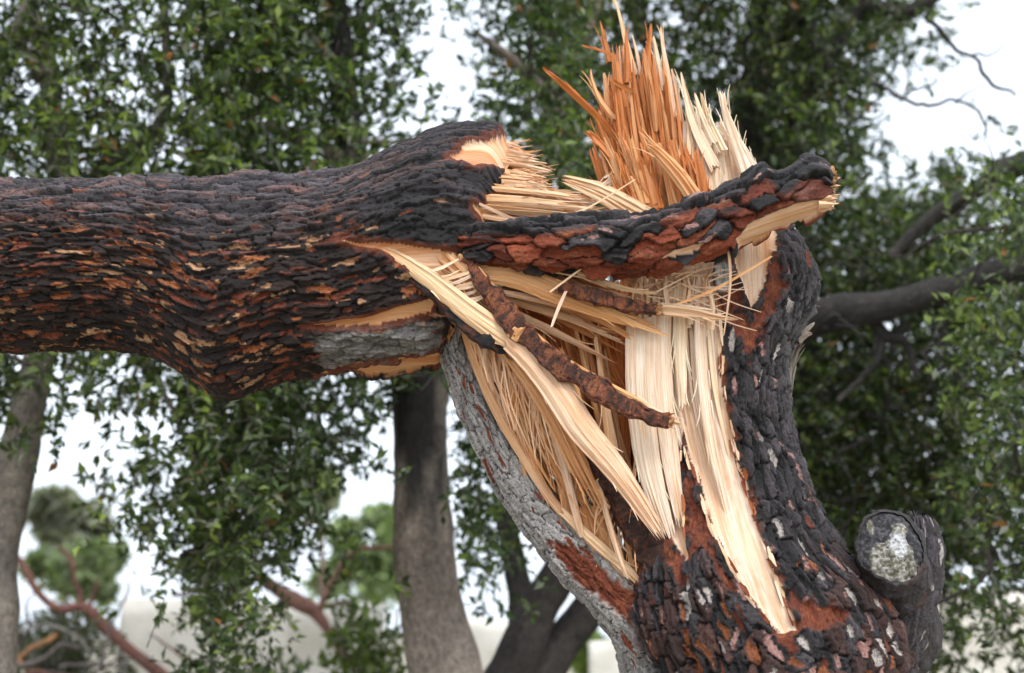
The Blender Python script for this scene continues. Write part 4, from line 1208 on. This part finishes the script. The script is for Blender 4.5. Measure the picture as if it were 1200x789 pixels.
Ya = 6.6
oak_a = oak('holm_oak', 'holm oak with upright dark-stained grey trunk below the toppled pine trunk', (545, Ya), [
    ('trunk', [(552, gy(Ya) + 6, Ya, 120), (545, 900, Ya, 96), (522, 789, Ya, 84), (503, 690, Ya, 72), (494, 600, Ya, 68), (492, 500, Ya, 67), (490, 420, Ya, 68), (470, 330, Ya, 62), (440, 250, Ya, 52), (412, 180, Ya, 42), (402, 100, Ya, 36), (396, 20, Ya, 30), (380, -120, Ya, 18)]),
    ('limb', [(480, 360, Ya, 46), (540, 300, Ya + .3, 42), (610, 230, Ya + .6, 38), (645, 160, Ya + .8, 34), (655, 90, Ya + .9, 30), (690, 20, Ya + 1, 24), (720, -100, Ya + 1.2, 14)]),
    ('limb', [(405, 190, Ya, 26), (350, 160, Ya - .2, 18), (300, 150, Ya - .3, 12), (250, 190, Ya - .4, 8)]),
    ('limb', [(400, 90, Ya, 20), (360, 40, Ya - .2, 14), (310, 10, Ya - .3, 9)]),
    ('limb', [(650, 120, Ya + .8, 20), (600, 70, Ya + .6, 12), (560, 40, Ya + .6, 6)]),
    ('branch', [(408, 170, Ya, 9), (470, 165, Ya - .1, 6), (500, 180, Ya - .1, 5), (505, 158, Ya - .1, 3)])], stain=True, seed=200, tone=np.array((0.26, 0.215, 0.18)))
Yb = 7.4
oak_b = oak('holm_oak', 'holm oak with leaning dark twin trunks and a heavy limb behind the pine stump', (560, Yb), [
    ('trunk', [(520, gy(Yb) + 6, Yb, 110), (550, 900, Yb, 70), (592, 800, Yb, 52), (625, 730, Yb, 47), (655, 675, Yb, 46), (720, 590, Yb, 46), (810, 490, Yb, 46), (900, 410, Yb - .3, 46), (960, 372, Yb - .6, 44), (1040, 358, Yb - .8, 40), (1120, 335, Yb - .9, 36), (1200, 312, Yb - 1, 34), (1330, 270, Yb - 1, 26)]),
    ('trunk', [(545, gy(Yb) + 6, Yb + .2, 90), (590, 870, Yb + .2, 60), (640, 780, Yb + .2, 48), (690, 715, Yb + .3, 42), (770, 620, Yb + .4, 40), (850, 545, Yb + .4, 36), (925, 490, Yb + .4, 28), (985, 465, Yb + .3, 22), (1035, 432, Yb + .2, 16), (1060, 380, Yb + .2, 10)]),
    ('limb', [(600, 800, Yb, 30), (612, 720, Yb + .2, 30), (603, 660, Yb + .3, 28), (590, 590, Yb + .4, 24), (585, 480, Yb + .5, 20), (570, 380, Yb + .5, 14)]),
    ('branch', [(1010, 360, Yb - .7, 16), (1040, 395, Yb - .7, 14), (1060, 400, Yb - .7, 10), (1075, 440, Yb - .7, 7)]),
    ('branch', [(1035, 395, Yb - .7, 10), (1020, 430, Yb - .7, 8), (985, 470, Yb - .7, 6)]),
    ('branch', [(1095, 345, Yb - .8, 12), (1105, 390, Yb - .8, 10), (1110, 420, Yb - .8, 7), (1150, 400, Yb - .8, 5), (1170, 405, Yb - .8, 4)]),
    ('branch', [(1110, 410, Yb - .8, 7), (1130, 450, Yb - .8, 5), (1150, 500, Yb - .8, 3)])], seed=240, tone=np.array((0.038, 0.033, 0.030)))
Yc = 8.2
oak_c = oak('holm_oak', 'holm oak with dark crooked crown branches above the torn cream wood', (900, Yc), [
    ('trunk', [(930, gy(Yc) + 5, Yc, 100), (935, 850, Yc, 62), (940, 600, Yc, 56), (930, 400, Yc, 54), (900, 230, Yc, 52), (885, 120, Yc, 46), (900, 50, Yc, 38), (880, -80, Yc, 26)]),
    ('limb', [(890, 210, Yc, 34), (940, 130, Yc - .3, 28), (975, 60, Yc - .4, 24), (1010, 10, Yc - .5, 22), (1060, 15, Yc - .6, 22), (1100, -10, Yc - .7, 18), (1150, -60, Yc - .7, 12)]),
    ('limb', [(900, 60, Yc, 20), (945, 20, Yc - .3, 16), (960, 60, Yc - .5, 13), (985, 95, Yc - .6, 10), (1010, 110, Yc - .7, 6)]),
    ('branch', [(985, 90, Yc - .6, 6), (1030, 98, Yc - .6, 5), (1060, 118, Yc - .6, 5), (1085, 126, Yc - .6, 4.5), (1120, 121, Yc - .6, 4), (1150, 135, Yc - .6, 4), (1157, 165, Yc - .6, 3)]),
    ('branch', [(1085, 20, Yc - .6, 7), (1110, 45, Yc - .6, 6), (1140, 65, Yc - .6, 5), (1160, 98, Yc - .6, 5), (1190, 110, Yc - .6, 3)]),
    ('branch', [(1060, 118, Yc - .6, 3.5), (1075, 105, Yc - .6, 3), (1096, 98, Yc - .6, 2)]),
    ('branch', [(1120, 121, Yc - .6, 3), (1132, 108, Yc - .6, 2.4), (1150, 104, Yc - .6, 1.6)]),
    ('branch', [(1030, 98, Yc - .6, 3.5), (1046, 84, Yc - .6, 3), (1052, 62, Yc - .6, 2)]),
    ('branch', [(1140, 65, Yc - .6, 3.5), (1162, 62, Yc - .6, 2.6), (1180, 48, Yc - .6, 1.6)]),
    ('branch', [(990, 95, Yc - .6, 5), (1010, 115, Yc - .6, 4), (1035, 124, Yc - .6, 3)]),
    ('limb', [(920, 330, Yc, 26), (860, 230, Yc + .2, 24), (800, 150, Yc + .3, 20), (760, 60, Yc + .3, 14), (740, -40, Yc + .3, 8)]),
    ('limb', [(940, 600, Yc, 30), (1000, 540, Yc, 26), (1060, 545, Yc, 20), (1095, 580, Yc, 14), (1070, 620, Yc, 8)])], seed=280, tone=np.array((0.040, 0.035, 0.032)))
Yd = 6.2
oak_d = oak('holm_oak', 'holm oak leaning in beside the reddish fallen branch, grey trunk', (-20, Yd), [
    ('trunk', [(-30, gy(Yd) + 5, Yd, 90), (-12, 900, Yd, 56), (-4, 789, Yd, 46), (0, 680, Yd, 42), (8, 600, Yd, 42), (24, 520, Yd, 42), (40, 440, Yd, 40), (60, 330, Yd + .1, 36), (70, 230, Yd + .2, 32), (60, 120, Yd + .2, 26), (40, 20, Yd + .2, 22), (10, -90, Yd + .2, 14)]),
    ('limb', [(70, 260, Yd + .2, 26), (130, 190, Yd + .3, 20), (190, 140, Yd + .4, 16), (195, 60, Yd + .4, 12), (190, -30, Yd + .4, 8)]),
    ('limb', [(45, 40, Yd + .2, 20), (10, 50, Yd, 18), (-60, 110, Yd, 14)]),
    ('limb', [(55, 100, Yd + .2, 15), (20, 35, Yd - .1, 14), (60, -30, Yd - .2, 10)]),
    ('branch', [(65, 280, Yd + .2, 12), (120, 350, Yd, 10), (180, 440, Yd - .1, 8), (230, 540, Yd - .2, 6), (260, 640, Yd - .2, 3)])], seed=320, tone=np.array((0.24, 0.21, 0.18)))
Ye = 6.0
oak_e = oak('holm_oak', 'holm oak spreading greyish green foliage beside the white wall', (1420, Ye), [
    ('trunk', [(1420, gy(Ye) + 5, Ye, 110), (1415, 800, Ye, 70), (1400, 500, Ye, 62), (1370, 250, Ye, 54), (1350, 50, Ye, 40), (1340, -100, Ye, 28)]),
    ('limb', [(1380, 300, Ye, 40), (1290, 170, Ye + .2, 34), (1200, 190, Ye + .4, 30), (1140, 225, Ye + .6, 24), (1085, 262, Ye + .8, 18), (1045, 300, Ye + .9, 12)]),
    ('limb', [(1410, 640, Ye, 30), (1320, 560, Ye + .1, 22), (1240, 540, Ye + .3, 16), (1180, 560, Ye + .4, 10), (1150, 640, Ye + .4, 5)])], seed=360, tone=np.array((0.060, 0.052, 0.046)))

# ---- foliage
DENS = np.array([
    [.85, .85, .85, .90, .70, .30, .85, .92, .97, .92, .62, .10],
    [.90, .95, .80, .85, .62, .25, .82, .90, .97, .90, .35, .04],
    [.95, .95, .90, .85, .60, .35, .82, .92, .95, .92, .30, .50],
    [.80, .80, .80, .80, .70, .60, .70, .80, .85, .80, .80, .88],
    [.80, .80, .80, .80, .70, .60, .60, .60, .70, .75, .80, .85],
    [.88, .85, .95, .90, .70, .60, .60, .50, .60, .90, .85, .75],
    [.45, .30, .95, .88, .50, .60, .55, .45, .60, .88, .82, .85],
    [.06, .42, .97, .75, .08, .62, .30, .20, .60, .85, .82, .85],
    [.03, .55, .92, .22, .10, .50, .15, .20, .50, .85, .70, .60],
    [.02, .10, .45, .18, .10, .06, .05, .15, .45, .55, .42, .36]])

def dens_at(px, py):
    x = np.clip(px / 100 - 0.5, 0, 10.999); y = np.clip(py / 78.9 - 0.5, 0, 8.999)
    i, j = y.astype(int), x.astype(int)
    fy, fx = y - i, x - j
    D = DENS
    d = D[i, j] * (1 - fy) * (1 - fx) + D[i + 1, j] * fy * (1 - fx) + D[i, j + 1] * (1 - fy) * fx + D[i + 1, j + 1] * fy * fx
    gap = sst(48, 12, np.hypot((px - 525) / 0.7, (py - 80) / 1.7)) * 0.85
    gap = np.maximum(gap, sst(70, 30, np.hypot((px - 1090) / 1.0, (py - 140) / 0.75)))
    gap = np.maximum(gap, sst(50, 20, np.hypot((px - 100) / 0.8, (py - 525) / 0.8)))
    gap = np.maximum(gap, sst(50, 20, np.hypot((px - 415) / 0.9, (py - 590) / 0.8)))
    gap = np.maximum(gap, sst(46, 34, np.abs(px - 497 - 0.12 * np.maximum(py - 600, 0))) * sst(430, 470, py) * 0.9)
    return d * (1 - gap)

def leaves(parent, sel_x, nt, Yr, seed, tint, top=-330, bottom=830, leaf=0.066, perm=8):
    r = np.random.default_rng(seed)
    keep = []
    tot = 0
    while tot < nt:
        k = nt * 2
        px = r.uniform(sel_x[0], sel_x[1], k); py = r.uniform(top, bottom, k)
        Y = r.uniform(Yr[0], Yr[1], k)
        P = W(px, py, Y)
        d = dens_at(px, py)
        cl_ = fbm(P * 2.3, 2, seed) * 0.6 + fbm(P * 6.0, 2, seed + 5) * 0.4
        th_ = 0.68 - 0.36 * d
        ok = (cl_ > th_) & (r.random(k) < d ** 0.8) & (P[:, 2] > 0.35)
        keep.append(P[ok]); tot += ok.sum()
    tw = np.concatenate(keep)[:nt]
    n = len(tw)
    dirv = r.normal(size=(n, 3)); dirv[:, 2] -= 0.15; dirv /= np.linalg.norm(dirv, axis=1)[:, None]
    tone_t = r.random(n)
    big = fbm(tw * 1.6, 2, seed + 9)
    ln = r.uniform(0.08, 0.16, n)
    t = r.random((n, perm)) * 1.0
    base = tw[:, None] + dirv[:, None] * (t * ln[:, None])[..., None]
    ld = dirv[:, None] * 0.6 + r.normal(size=(n, perm, 3)) * 0.75
    ld[..., 2] += 0.05
    ld /= np.linalg.norm(ld, axis=-1, keepdims=True)
    upv = r.normal(size=(n, perm, 3)) * 0.55 + np.array([0, -0.25, 0.9])
    sd = np.cross(ld, upv); sd /= np.linalg.norm(sd, axis=-1, keepdims=True) + 1e-9
    nn = np.cross(sd, ld)
    L_ = leaf * r.uniform(0.6, 1.2, (n, perm, 1)); Wd = L_ * r.uniform(0.19, 0.27, (n, perm, 1))
    a = base
    tip = base + ld * L_ - nn * L_ * 0.12
    m1 = base + ld * L_ * 0.45
    lft = m1 + sd * Wd + nn * Wd * 0.35
    rgt = m1 - sd * Wd + nn * Wd * 0.35
    V = np.stack([a, rgt, tip, lft], 2).reshape(-1, 3)
    N = n * perm
    k = np.arange(N) * 4
    F = np.concatenate([np.stack([k, k + 1, k + 2], -1), np.stack([k, k + 2, k + 3], -1)])
    dark = np.array((0.020, 0.033, 0.012)); mid = np.array((0.050, 0.082, 0.021)); lite = np.array((0.19, 0.25, 0.055)); grey = np.array((0.14, 0.152, 0.11)); brown = np.array((0.22, 0.10, 0.035))
    q = (0.55 * r.random((n, perm)) + 0.3 * tone_t[:, None] + 0.5 * (big[:, None] - 0.35))
    c = mix(np.broadcast_to(dark, (n, perm, 3)), mid, sst(0.2, 0.5, q)); c = mix(c, lite, sst(0.54, 0.82, q))
    c = np.where((r.random((n, perm)) < 0.16)[..., None], grey, c)
    c = np.where((r.random((n, perm)) < 0.012)[..., None], brown, c)
    c = c * np.asarray(tint)  # tint paints in how brightly each tree's foliage is lit
    c = np.repeat(c.reshape(-1, 3), 4, 0)
    obj('crown', make_mesh('crown', V, F, c, None, smooth=False), M_leaf, parent, None, 'stuff')
    # twigs carrying the leaves
    sel = r.random(n) < 0.5
    A = tw[sel] - dirv[sel] * 0.08; Bq = tw[sel] + dirv[sel] * ln[sel][:, None]
    sdv = np.cross(dirv[sel], np.array([0.3, 0.2, 1.0])); sdv /= np.linalg.norm(sdv, axis=1)[:, None]
    nv = np.cross(sdv, dirv[sel]); w_ = 0.003
    V = np.stack([A + sdv * w_, A - sdv * w_ * .5 + nv * w_ * .87, A - sdv * w_ * .5 - nv * w_ * .87, Bq], 1).reshape(-1, 3)
    k = np.arange(sel.sum()) * 4
    F = np.concatenate([np.stack([k, k + 1, k + 3], -1), np.stack([k + 1, k + 2, k + 3], -1), np.stack([k + 2, k, k + 3], -1)])
    obj('twigs', make_mesh('twigs', V, F, np.broadcast_to(np.array((0.07, 0.06, 0.05)), V.shape), V), M_oak, parent, None, 'stuff')

leaves(oak_d, (-420, 330), 8000, (5.3, 7.4), 501, (1.15, 1.12, 1.1), leaf=0.060)
leaves(oak_a, (230, 690), 7000, (5.6, 8.0), 502, (0.95, 1.0, 0.95), leaf=0.060)
leaves(oak_c, (520, 1130), 12500, (7.4, 10.5), 503, (0.85, 0.85, 0.85), leaf=0.064)
leaves(oak_b, (900, 1420), 7600, (7.1, 9.5), 504, (0.9, 0.9, 0.9), leaf=0.060)
leaves(oak_e, (1110, 1600), 1700, (5.2, 6.6), 505, (1.15, 1.12, 1.2), leaf=0.056)

def branchlets(parent, xr, yr, Yr, n, seed, tone):
    """crooked bare twigs and small boughs threading the crown"""
    r = np.random.default_rng(seed)
    VV, QQ, CC = [], [], []
    off = 0
    for _ in range(n):
        px, py = r.uniform(*xr), r.uniform(*yr)
        if dens_at(np.array([px]), np.array([py]))[0] < 0.62: continue
        p = W(px, py, r.uniform(*Yr)); L_ = r.uniform(0.3, 0.8)
        d = r.normal(size=3); d[2] *= 0.7; d /= np.linalg.norm(d)
        k = 9; pts = [p]
        for i in range(k - 1):
            d = d + r.normal(size=3) * 0.38; d /= np.linalg.norm(d)
            pts.append(pts[-1] + d * L_ / k)
        pts = np.array(pts); rad = np.linspace(r.uniform(0.006, 0.016), 0.0022, k)
        e1 = np.cross(np.gradient(pts, axis=0), np.array([0.3, 0.5, 0.8])); e1 /= np.linalg.norm(e1, axis=1)[:, None] + 1e-9
        e2 = np.cross(np.gradient(pts, axis=0), e1); e2 /= np.linalg.norm(e2, axis=1)[:, None] + 1e-9
        th = np.arange(4) * math.pi / 2
        P = pts[:, None] + (e1[:, None] * np.cos(th)[None, :, None] + e2[:, None] * np.sin(th)[None, :, None]) * rad[:, None, None]
        i = np.arange(k - 1)[:, None]; j = np.arange(4)[None]
        a = i * 4 + j; b = i * 4 + (j + 1) % 4
        VV.append(P.reshape(-1, 3)); QQ.append(np.stack([a, b, b + 4, a + 4], -1).reshape(-1, 4) + off); off += k * 4
    V = np.concatenate(VV)
    obj('bare_twigs', make_mesh('bare_twigs', V, np.concatenate(QQ), np.broadcast_to(np.asarray(tone), V.shape), V), M_oak, parent, None, 'stuff')
branchlets(oak_d, (-100, 330), (-50, 700), (5.4, 7.2), 60, 901, (0.05, 0.042, 0.036))
branchlets(oak_a, (230, 690), (-50, 560), (5.8, 7.6), 70, 902, (0.05, 0.042, 0.036))
branchlets(oak_c, (640, 1130), (-60, 700), (7.0, 9.0), 120, 903, (0.035, 0.03, 0.027))
branchlets(oak_b, (900, 1250), (250, 780), (6.3, 8.6), 110, 904, (0.035, 0.03, 0.027))
branchlets(oak_e, (1080, 1300), (150, 780), (5.3, 6.6), 30, 905, (0.05, 0.042, 0.036))

# ---- fallen reddish pine branches on the wall and beyond
M_redbranch = bark_material('red_pine_branch', 0.3, 0.75)
RED = np.array((0.17, 0.075, 0.055)); GREYB = np.array((0.16, 0.13, 0.12))
def branch_thing(name, label, paths, tone, seed, group=None):
    p0 = paths[0][0]
    loc = tuple(float(v) for v in W(p0[0], p0[1], p0[2]))
    t = thing(name, label, 'branch', loc, group)
    for k, p in enumerate(paths):
        limb('stem' if k == 0 else 'side_shoot', [(a_, b_, c_, d_ * 0.68) for a_, b_, c_, d_ in p], t, mat=M_redbranch, tone=tone, seed=seed + k)
    return t
Yf = 10.8
branch_thing('fallen_branch', 'bent rust-red fallen branch rising to meet the grey oak trunk', [
    [(200, 800, Yf, 22), (160, 768, Yf, 20), (130, 742, Yf, 19), (100, 712, Yf, 17), (70, 714, Yf, 14), (45, 695, Yf, 13), (28, 665, Yf, 12), (10, 640, Yf, 9)],
    [(95, 712, Yf, 9), (90, 690, Yf, 8), (82, 660, Yf, 7), (70, 640, Yf, 5)],
    [(100, 712, Yf, 8), (112, 695, Yf, 6), (114, 680, Yf, 4)]], RED, 600)
fb = branch_thing('fallen_branch', 'thick torn fallen branch forking above the pale garden wall', [
    [(298, 672, Yf, 20), (325, 692, Yf, 26), (350, 706, Yf, 26), (370, 718, Yf, 24), (388, 745, Yf, 16), (400, 765, Yf, 14), (430, 800, Yf, 14), (470, 900, Yf, 14), (490, 1010, Yf, 12)],
    [(372, 715, Yf, 12), (385, 690, Yf, 11), (398, 670, Yf, 11), (405, 655, Yf, 10), (420, 643, Yf, 9), (440, 642, Yf, 8), (466, 643, Yf, 6)],
    [(335, 705, Yf, 9), (322, 720, Yf, 7), (308, 742, Yf, 5)],
    [(370, 712, Yf, 9), (395, 708, Yf, 9), (418, 711, Yf, 9)]], np.array((0.22, 0.11, 0.085)), 620)
branch_thing('fallen_branch', 'short broken branch with pale orange end on the debris heap', [
    [(66, 745, Yf - .3, 10), (45, 756, Yf - .3, 8), (18, 770, Yf - .3, 8), (-10, 778, Yf - .3, 8)], [(22, 768, Yf - .3, 9), (26, 778, Yf - .3, 9)]], np.array((0.40, 0.20, 0.09)), 640)
branch_thing('fallen_branch', 'weathered grey branch lying low on the debris heap', [
    [(95, 757, Yf - .4, 6), (70, 756, Yf - .4, 8), (50, 770, Yf - .4, 9), (20, 780, Yf - .4, 9), (-20, 790, Yf - .4, 9)], [(70, 778, Yf - .4, 6), (110, 780, Yf - .4, 6), (150, 785, Yf - .4, 5)]], GREYB, 650)
branch_thing('fallen_branch', 'rust-red branch stub poking out of dark foliage over the wall', [
    [(200, 697, Yf, 8), (225, 693, Yf, 9), (245, 690, Yf, 8)]], RED, 660)

for k, (nm, tone, pts) in enumerate([
    ('slender grey stick slanting up over the thick end of the bent rust-red branch', GREYB, [(118, 789, 7), (126, 745, 6), (140, 715, 5), (150, 680, 3)]),
    ('crooked dark brown twig lying across the foot of the debris heap', np.array((0.07, 0.05, 0.042)), [(20, 796, 7), (60, 786, 7), (95, 792, 6), (140, 774, 4), (172, 778, 3)]),
    ('short rust-brown stick laid flat beneath the weathered grey branch', RED, [(30, 786, 8), (62, 789, 7), (98, 794, 6)]),
    ('curved pale grey stick arching over the brownish scrub', np.array((0.25, 0.22, 0.20)), [(8, 752, 4), (30, 738, 5), (62, 735, 5), (92, 746, 4), (110, 762, 3)]),
    ('thin rust-brown stick sloping down against the pale garden wall', RED, [(176, 742, 3), (196, 757, 4), (222, 776, 5), (250, 800, 5)]),
    ('dark forked stick poking up beside the grey leaning trunk', np.array((0.06, 0.045, 0.04)), [(24, 760, 6), (34, 735, 5), (30, 712, 4), (42, 690, 2)])]):
    branch_thing('fallen_branch', nm, [[(x, y, Yf - 0.45, d) for x, y, d in pts]], tone, 670 + k)
# ---- far pines and scrub
def far_pine(label, px, Y, top, base, wpx, seed, tint):
    g = W(px, gy(Y), Y); loc = (float(g[0]), float(g[1]), 0.0)
    t = thing('pine_tree', label, 'tree', loc, 'round pines in the distance')
    limb('trunk', [(px, gy(Y), Y, 10), (px + 3, (base + gy(Y)) / 2, Y, 8), (px, (top + base) / 2, Y, 5)], t, seed=seed, tone=np.array((0.12, 0.08, 0.06)))
    r = np.random.default_rng(seed)
    n = 9000
    c = W(px, (top + base) / 2, Y)
    rx = wpx / 2 * Y / FPX; rz = (base - top) / 2 * Y / FPX
    d = r.normal(size=(n, 3)); d /= np.linalg.norm(d, axis=1)[:, None]
    lob = r.normal(size=(16, 3)); lob /= np.linalg.norm(lob, axis=1)[:, None]; lob *= r.uniform(0.3, 0.95, (16, 1))
    p = c + (lob[r.integers(16, size=n)] + d * (r.random(n) ** 0.5)[:, None] * r.uniform(0.2, 0.42, (16, 1))[r.integers(16, size=n)]) * np.array([rx, rx, rz])
    cl_ = fbm(p * (2.6 / rz), 2, seed)
    p = p[cl_ > 0.50]; n = len(p)
    p = p + (fbm(p * 2, 1, seed)[:, None] - 0.5) * 0.3
    s = r.normal(size=(n, 2, 3)); s /= np.linalg.norm(s, axis=-1, keepdims=True)
    L_ = 0.22 * Y / 25
    V = np.stack([p, p + s[:, 0] * L_, p + s[:, 1] * L_ * 0.9], 1).reshape(-1, 3)
    F = np.arange(n * 3).reshape(-1, 3)
    col = np.repeat(np.asarray(tint) * (0.6 + 0.8 * r.random((n, 1))), 3, 0)  # distance haze painted into the needles as a paler tint
    obj('crown', make_mesh('crown', V, F, col, None, smooth=False), M_leaf, t, None, 'stuff')
    for k in range(9):
        e = c + (lob[k] * 0.9) * np.array([rx, rx, rz]); ex_, ey_ = proj(e)
        limb('branch', [(px, (base + gy(Y) * 0.0) if False else base, Y, 4), ((px + ex_) / 2 + rr(-4, 4), (base + ey_) / 2, Y, 3), (float(ex_), float(ey_), Y, 1.5)], t, seed=seed + k, sides=6, tone=np.array((0.10, 0.06, 0.045)))
far_pine('round light green pine in the distance beside the stained grey trunk', 430, 26, 606, 715, 110, 700, (0.21, 0.27, 0.12))
far_pine('distant bushy pine behind the bent rust-red branch', 90, 22, 630, 720, 110, 710, (0.17, 0.21, 0.11))
far_pine('loose grey green pine crown in the distance above the bent rust-red branch', 70, 24, 575, 640, 140, 720, (0.19, 0.20, 0.15))
far_pine('small yellow green pine seen beneath the grey bark strip', 685, 28, 735, 789, 55, 730, (0.15, 0.20, 0.05))
far_pine('distant greyish pine behind the forking fallen branch', 375, 24, 540, 600, 60, 740, (0.20, 0.22, 0.14))

# scrub on top of the heap at left
def scrub(label, px, Y, top, wpx, seed, tint, n=1800):
    g = W(px, gy(Y), Y); loc = (float(g[0]), float(g[1]), 0.0)
    t = thing('shrub', label, 'shrub', loc, 'shrubs below the oaks')
    r = np.random.default_rng(seed)
    topz = float(W(px, top, Y)[2]); rx = wpx / 2 * Y / FPX
    c = np.array([g[0], Y, topz * 0.5])
    d = r.normal(size=(n, 3)); d /= np.linalg.norm(d, axis=1)[:, None]
    p = c + d * (r.random(n) ** 0.4)[:, None] * np.array([rx, rx, topz * 0.52])
    p = p[(fbm(p * 4, 2, seed) > 0.42) & (p[:, 2] > 0.02)]; n = len(p)
    s = r.normal(size=(n, 2, 3)); s /= np.linalg.norm(s, axis=-1, keepdims=True)
    V = np.stack([p, p + s[:, 0] * 0.07, p + s[:, 1] * 0.06], 1).reshape(-1, 3)
    obj('crown', make_mesh('crown', V, np.arange(n * 3).reshape(-1, 3), np.repeat(np.asarray(tint) * (0.5 + r.random((n, 1))), 3, 0), None, smooth=False), M_leaf, t, None, 'stuff')
    for k in range(5):
        limb('stem', [(px + rr(-6, 6), gy(Y), Y, 6), (px + rr(-.2, .2) * wpx, (gy(Y) + top) / 2, Y + rr(-.2, .2), 4), (px + rr(-.4, .4) * wpx, top + 20, Y + rr(-.3, .3), 2)], t, seed=seed + k, sides=6)
scrub('brownish scrub filling the debris heap under the bent rust-red branch', 60, 11.4, 712, 190, 800, (0.07, 0.075, 0.045), 9000)
scrub('young leafy oak sprout against the stained grey trunk', 425, 8.0, 690, 130, 810, (0.12, 0.16, 0.05), 3000)
scrub('dark leafy sprout in front of the pale garden wall', 320, 8.0, 742, 90, 820, (0.10, 0.14, 0.05), 1400)
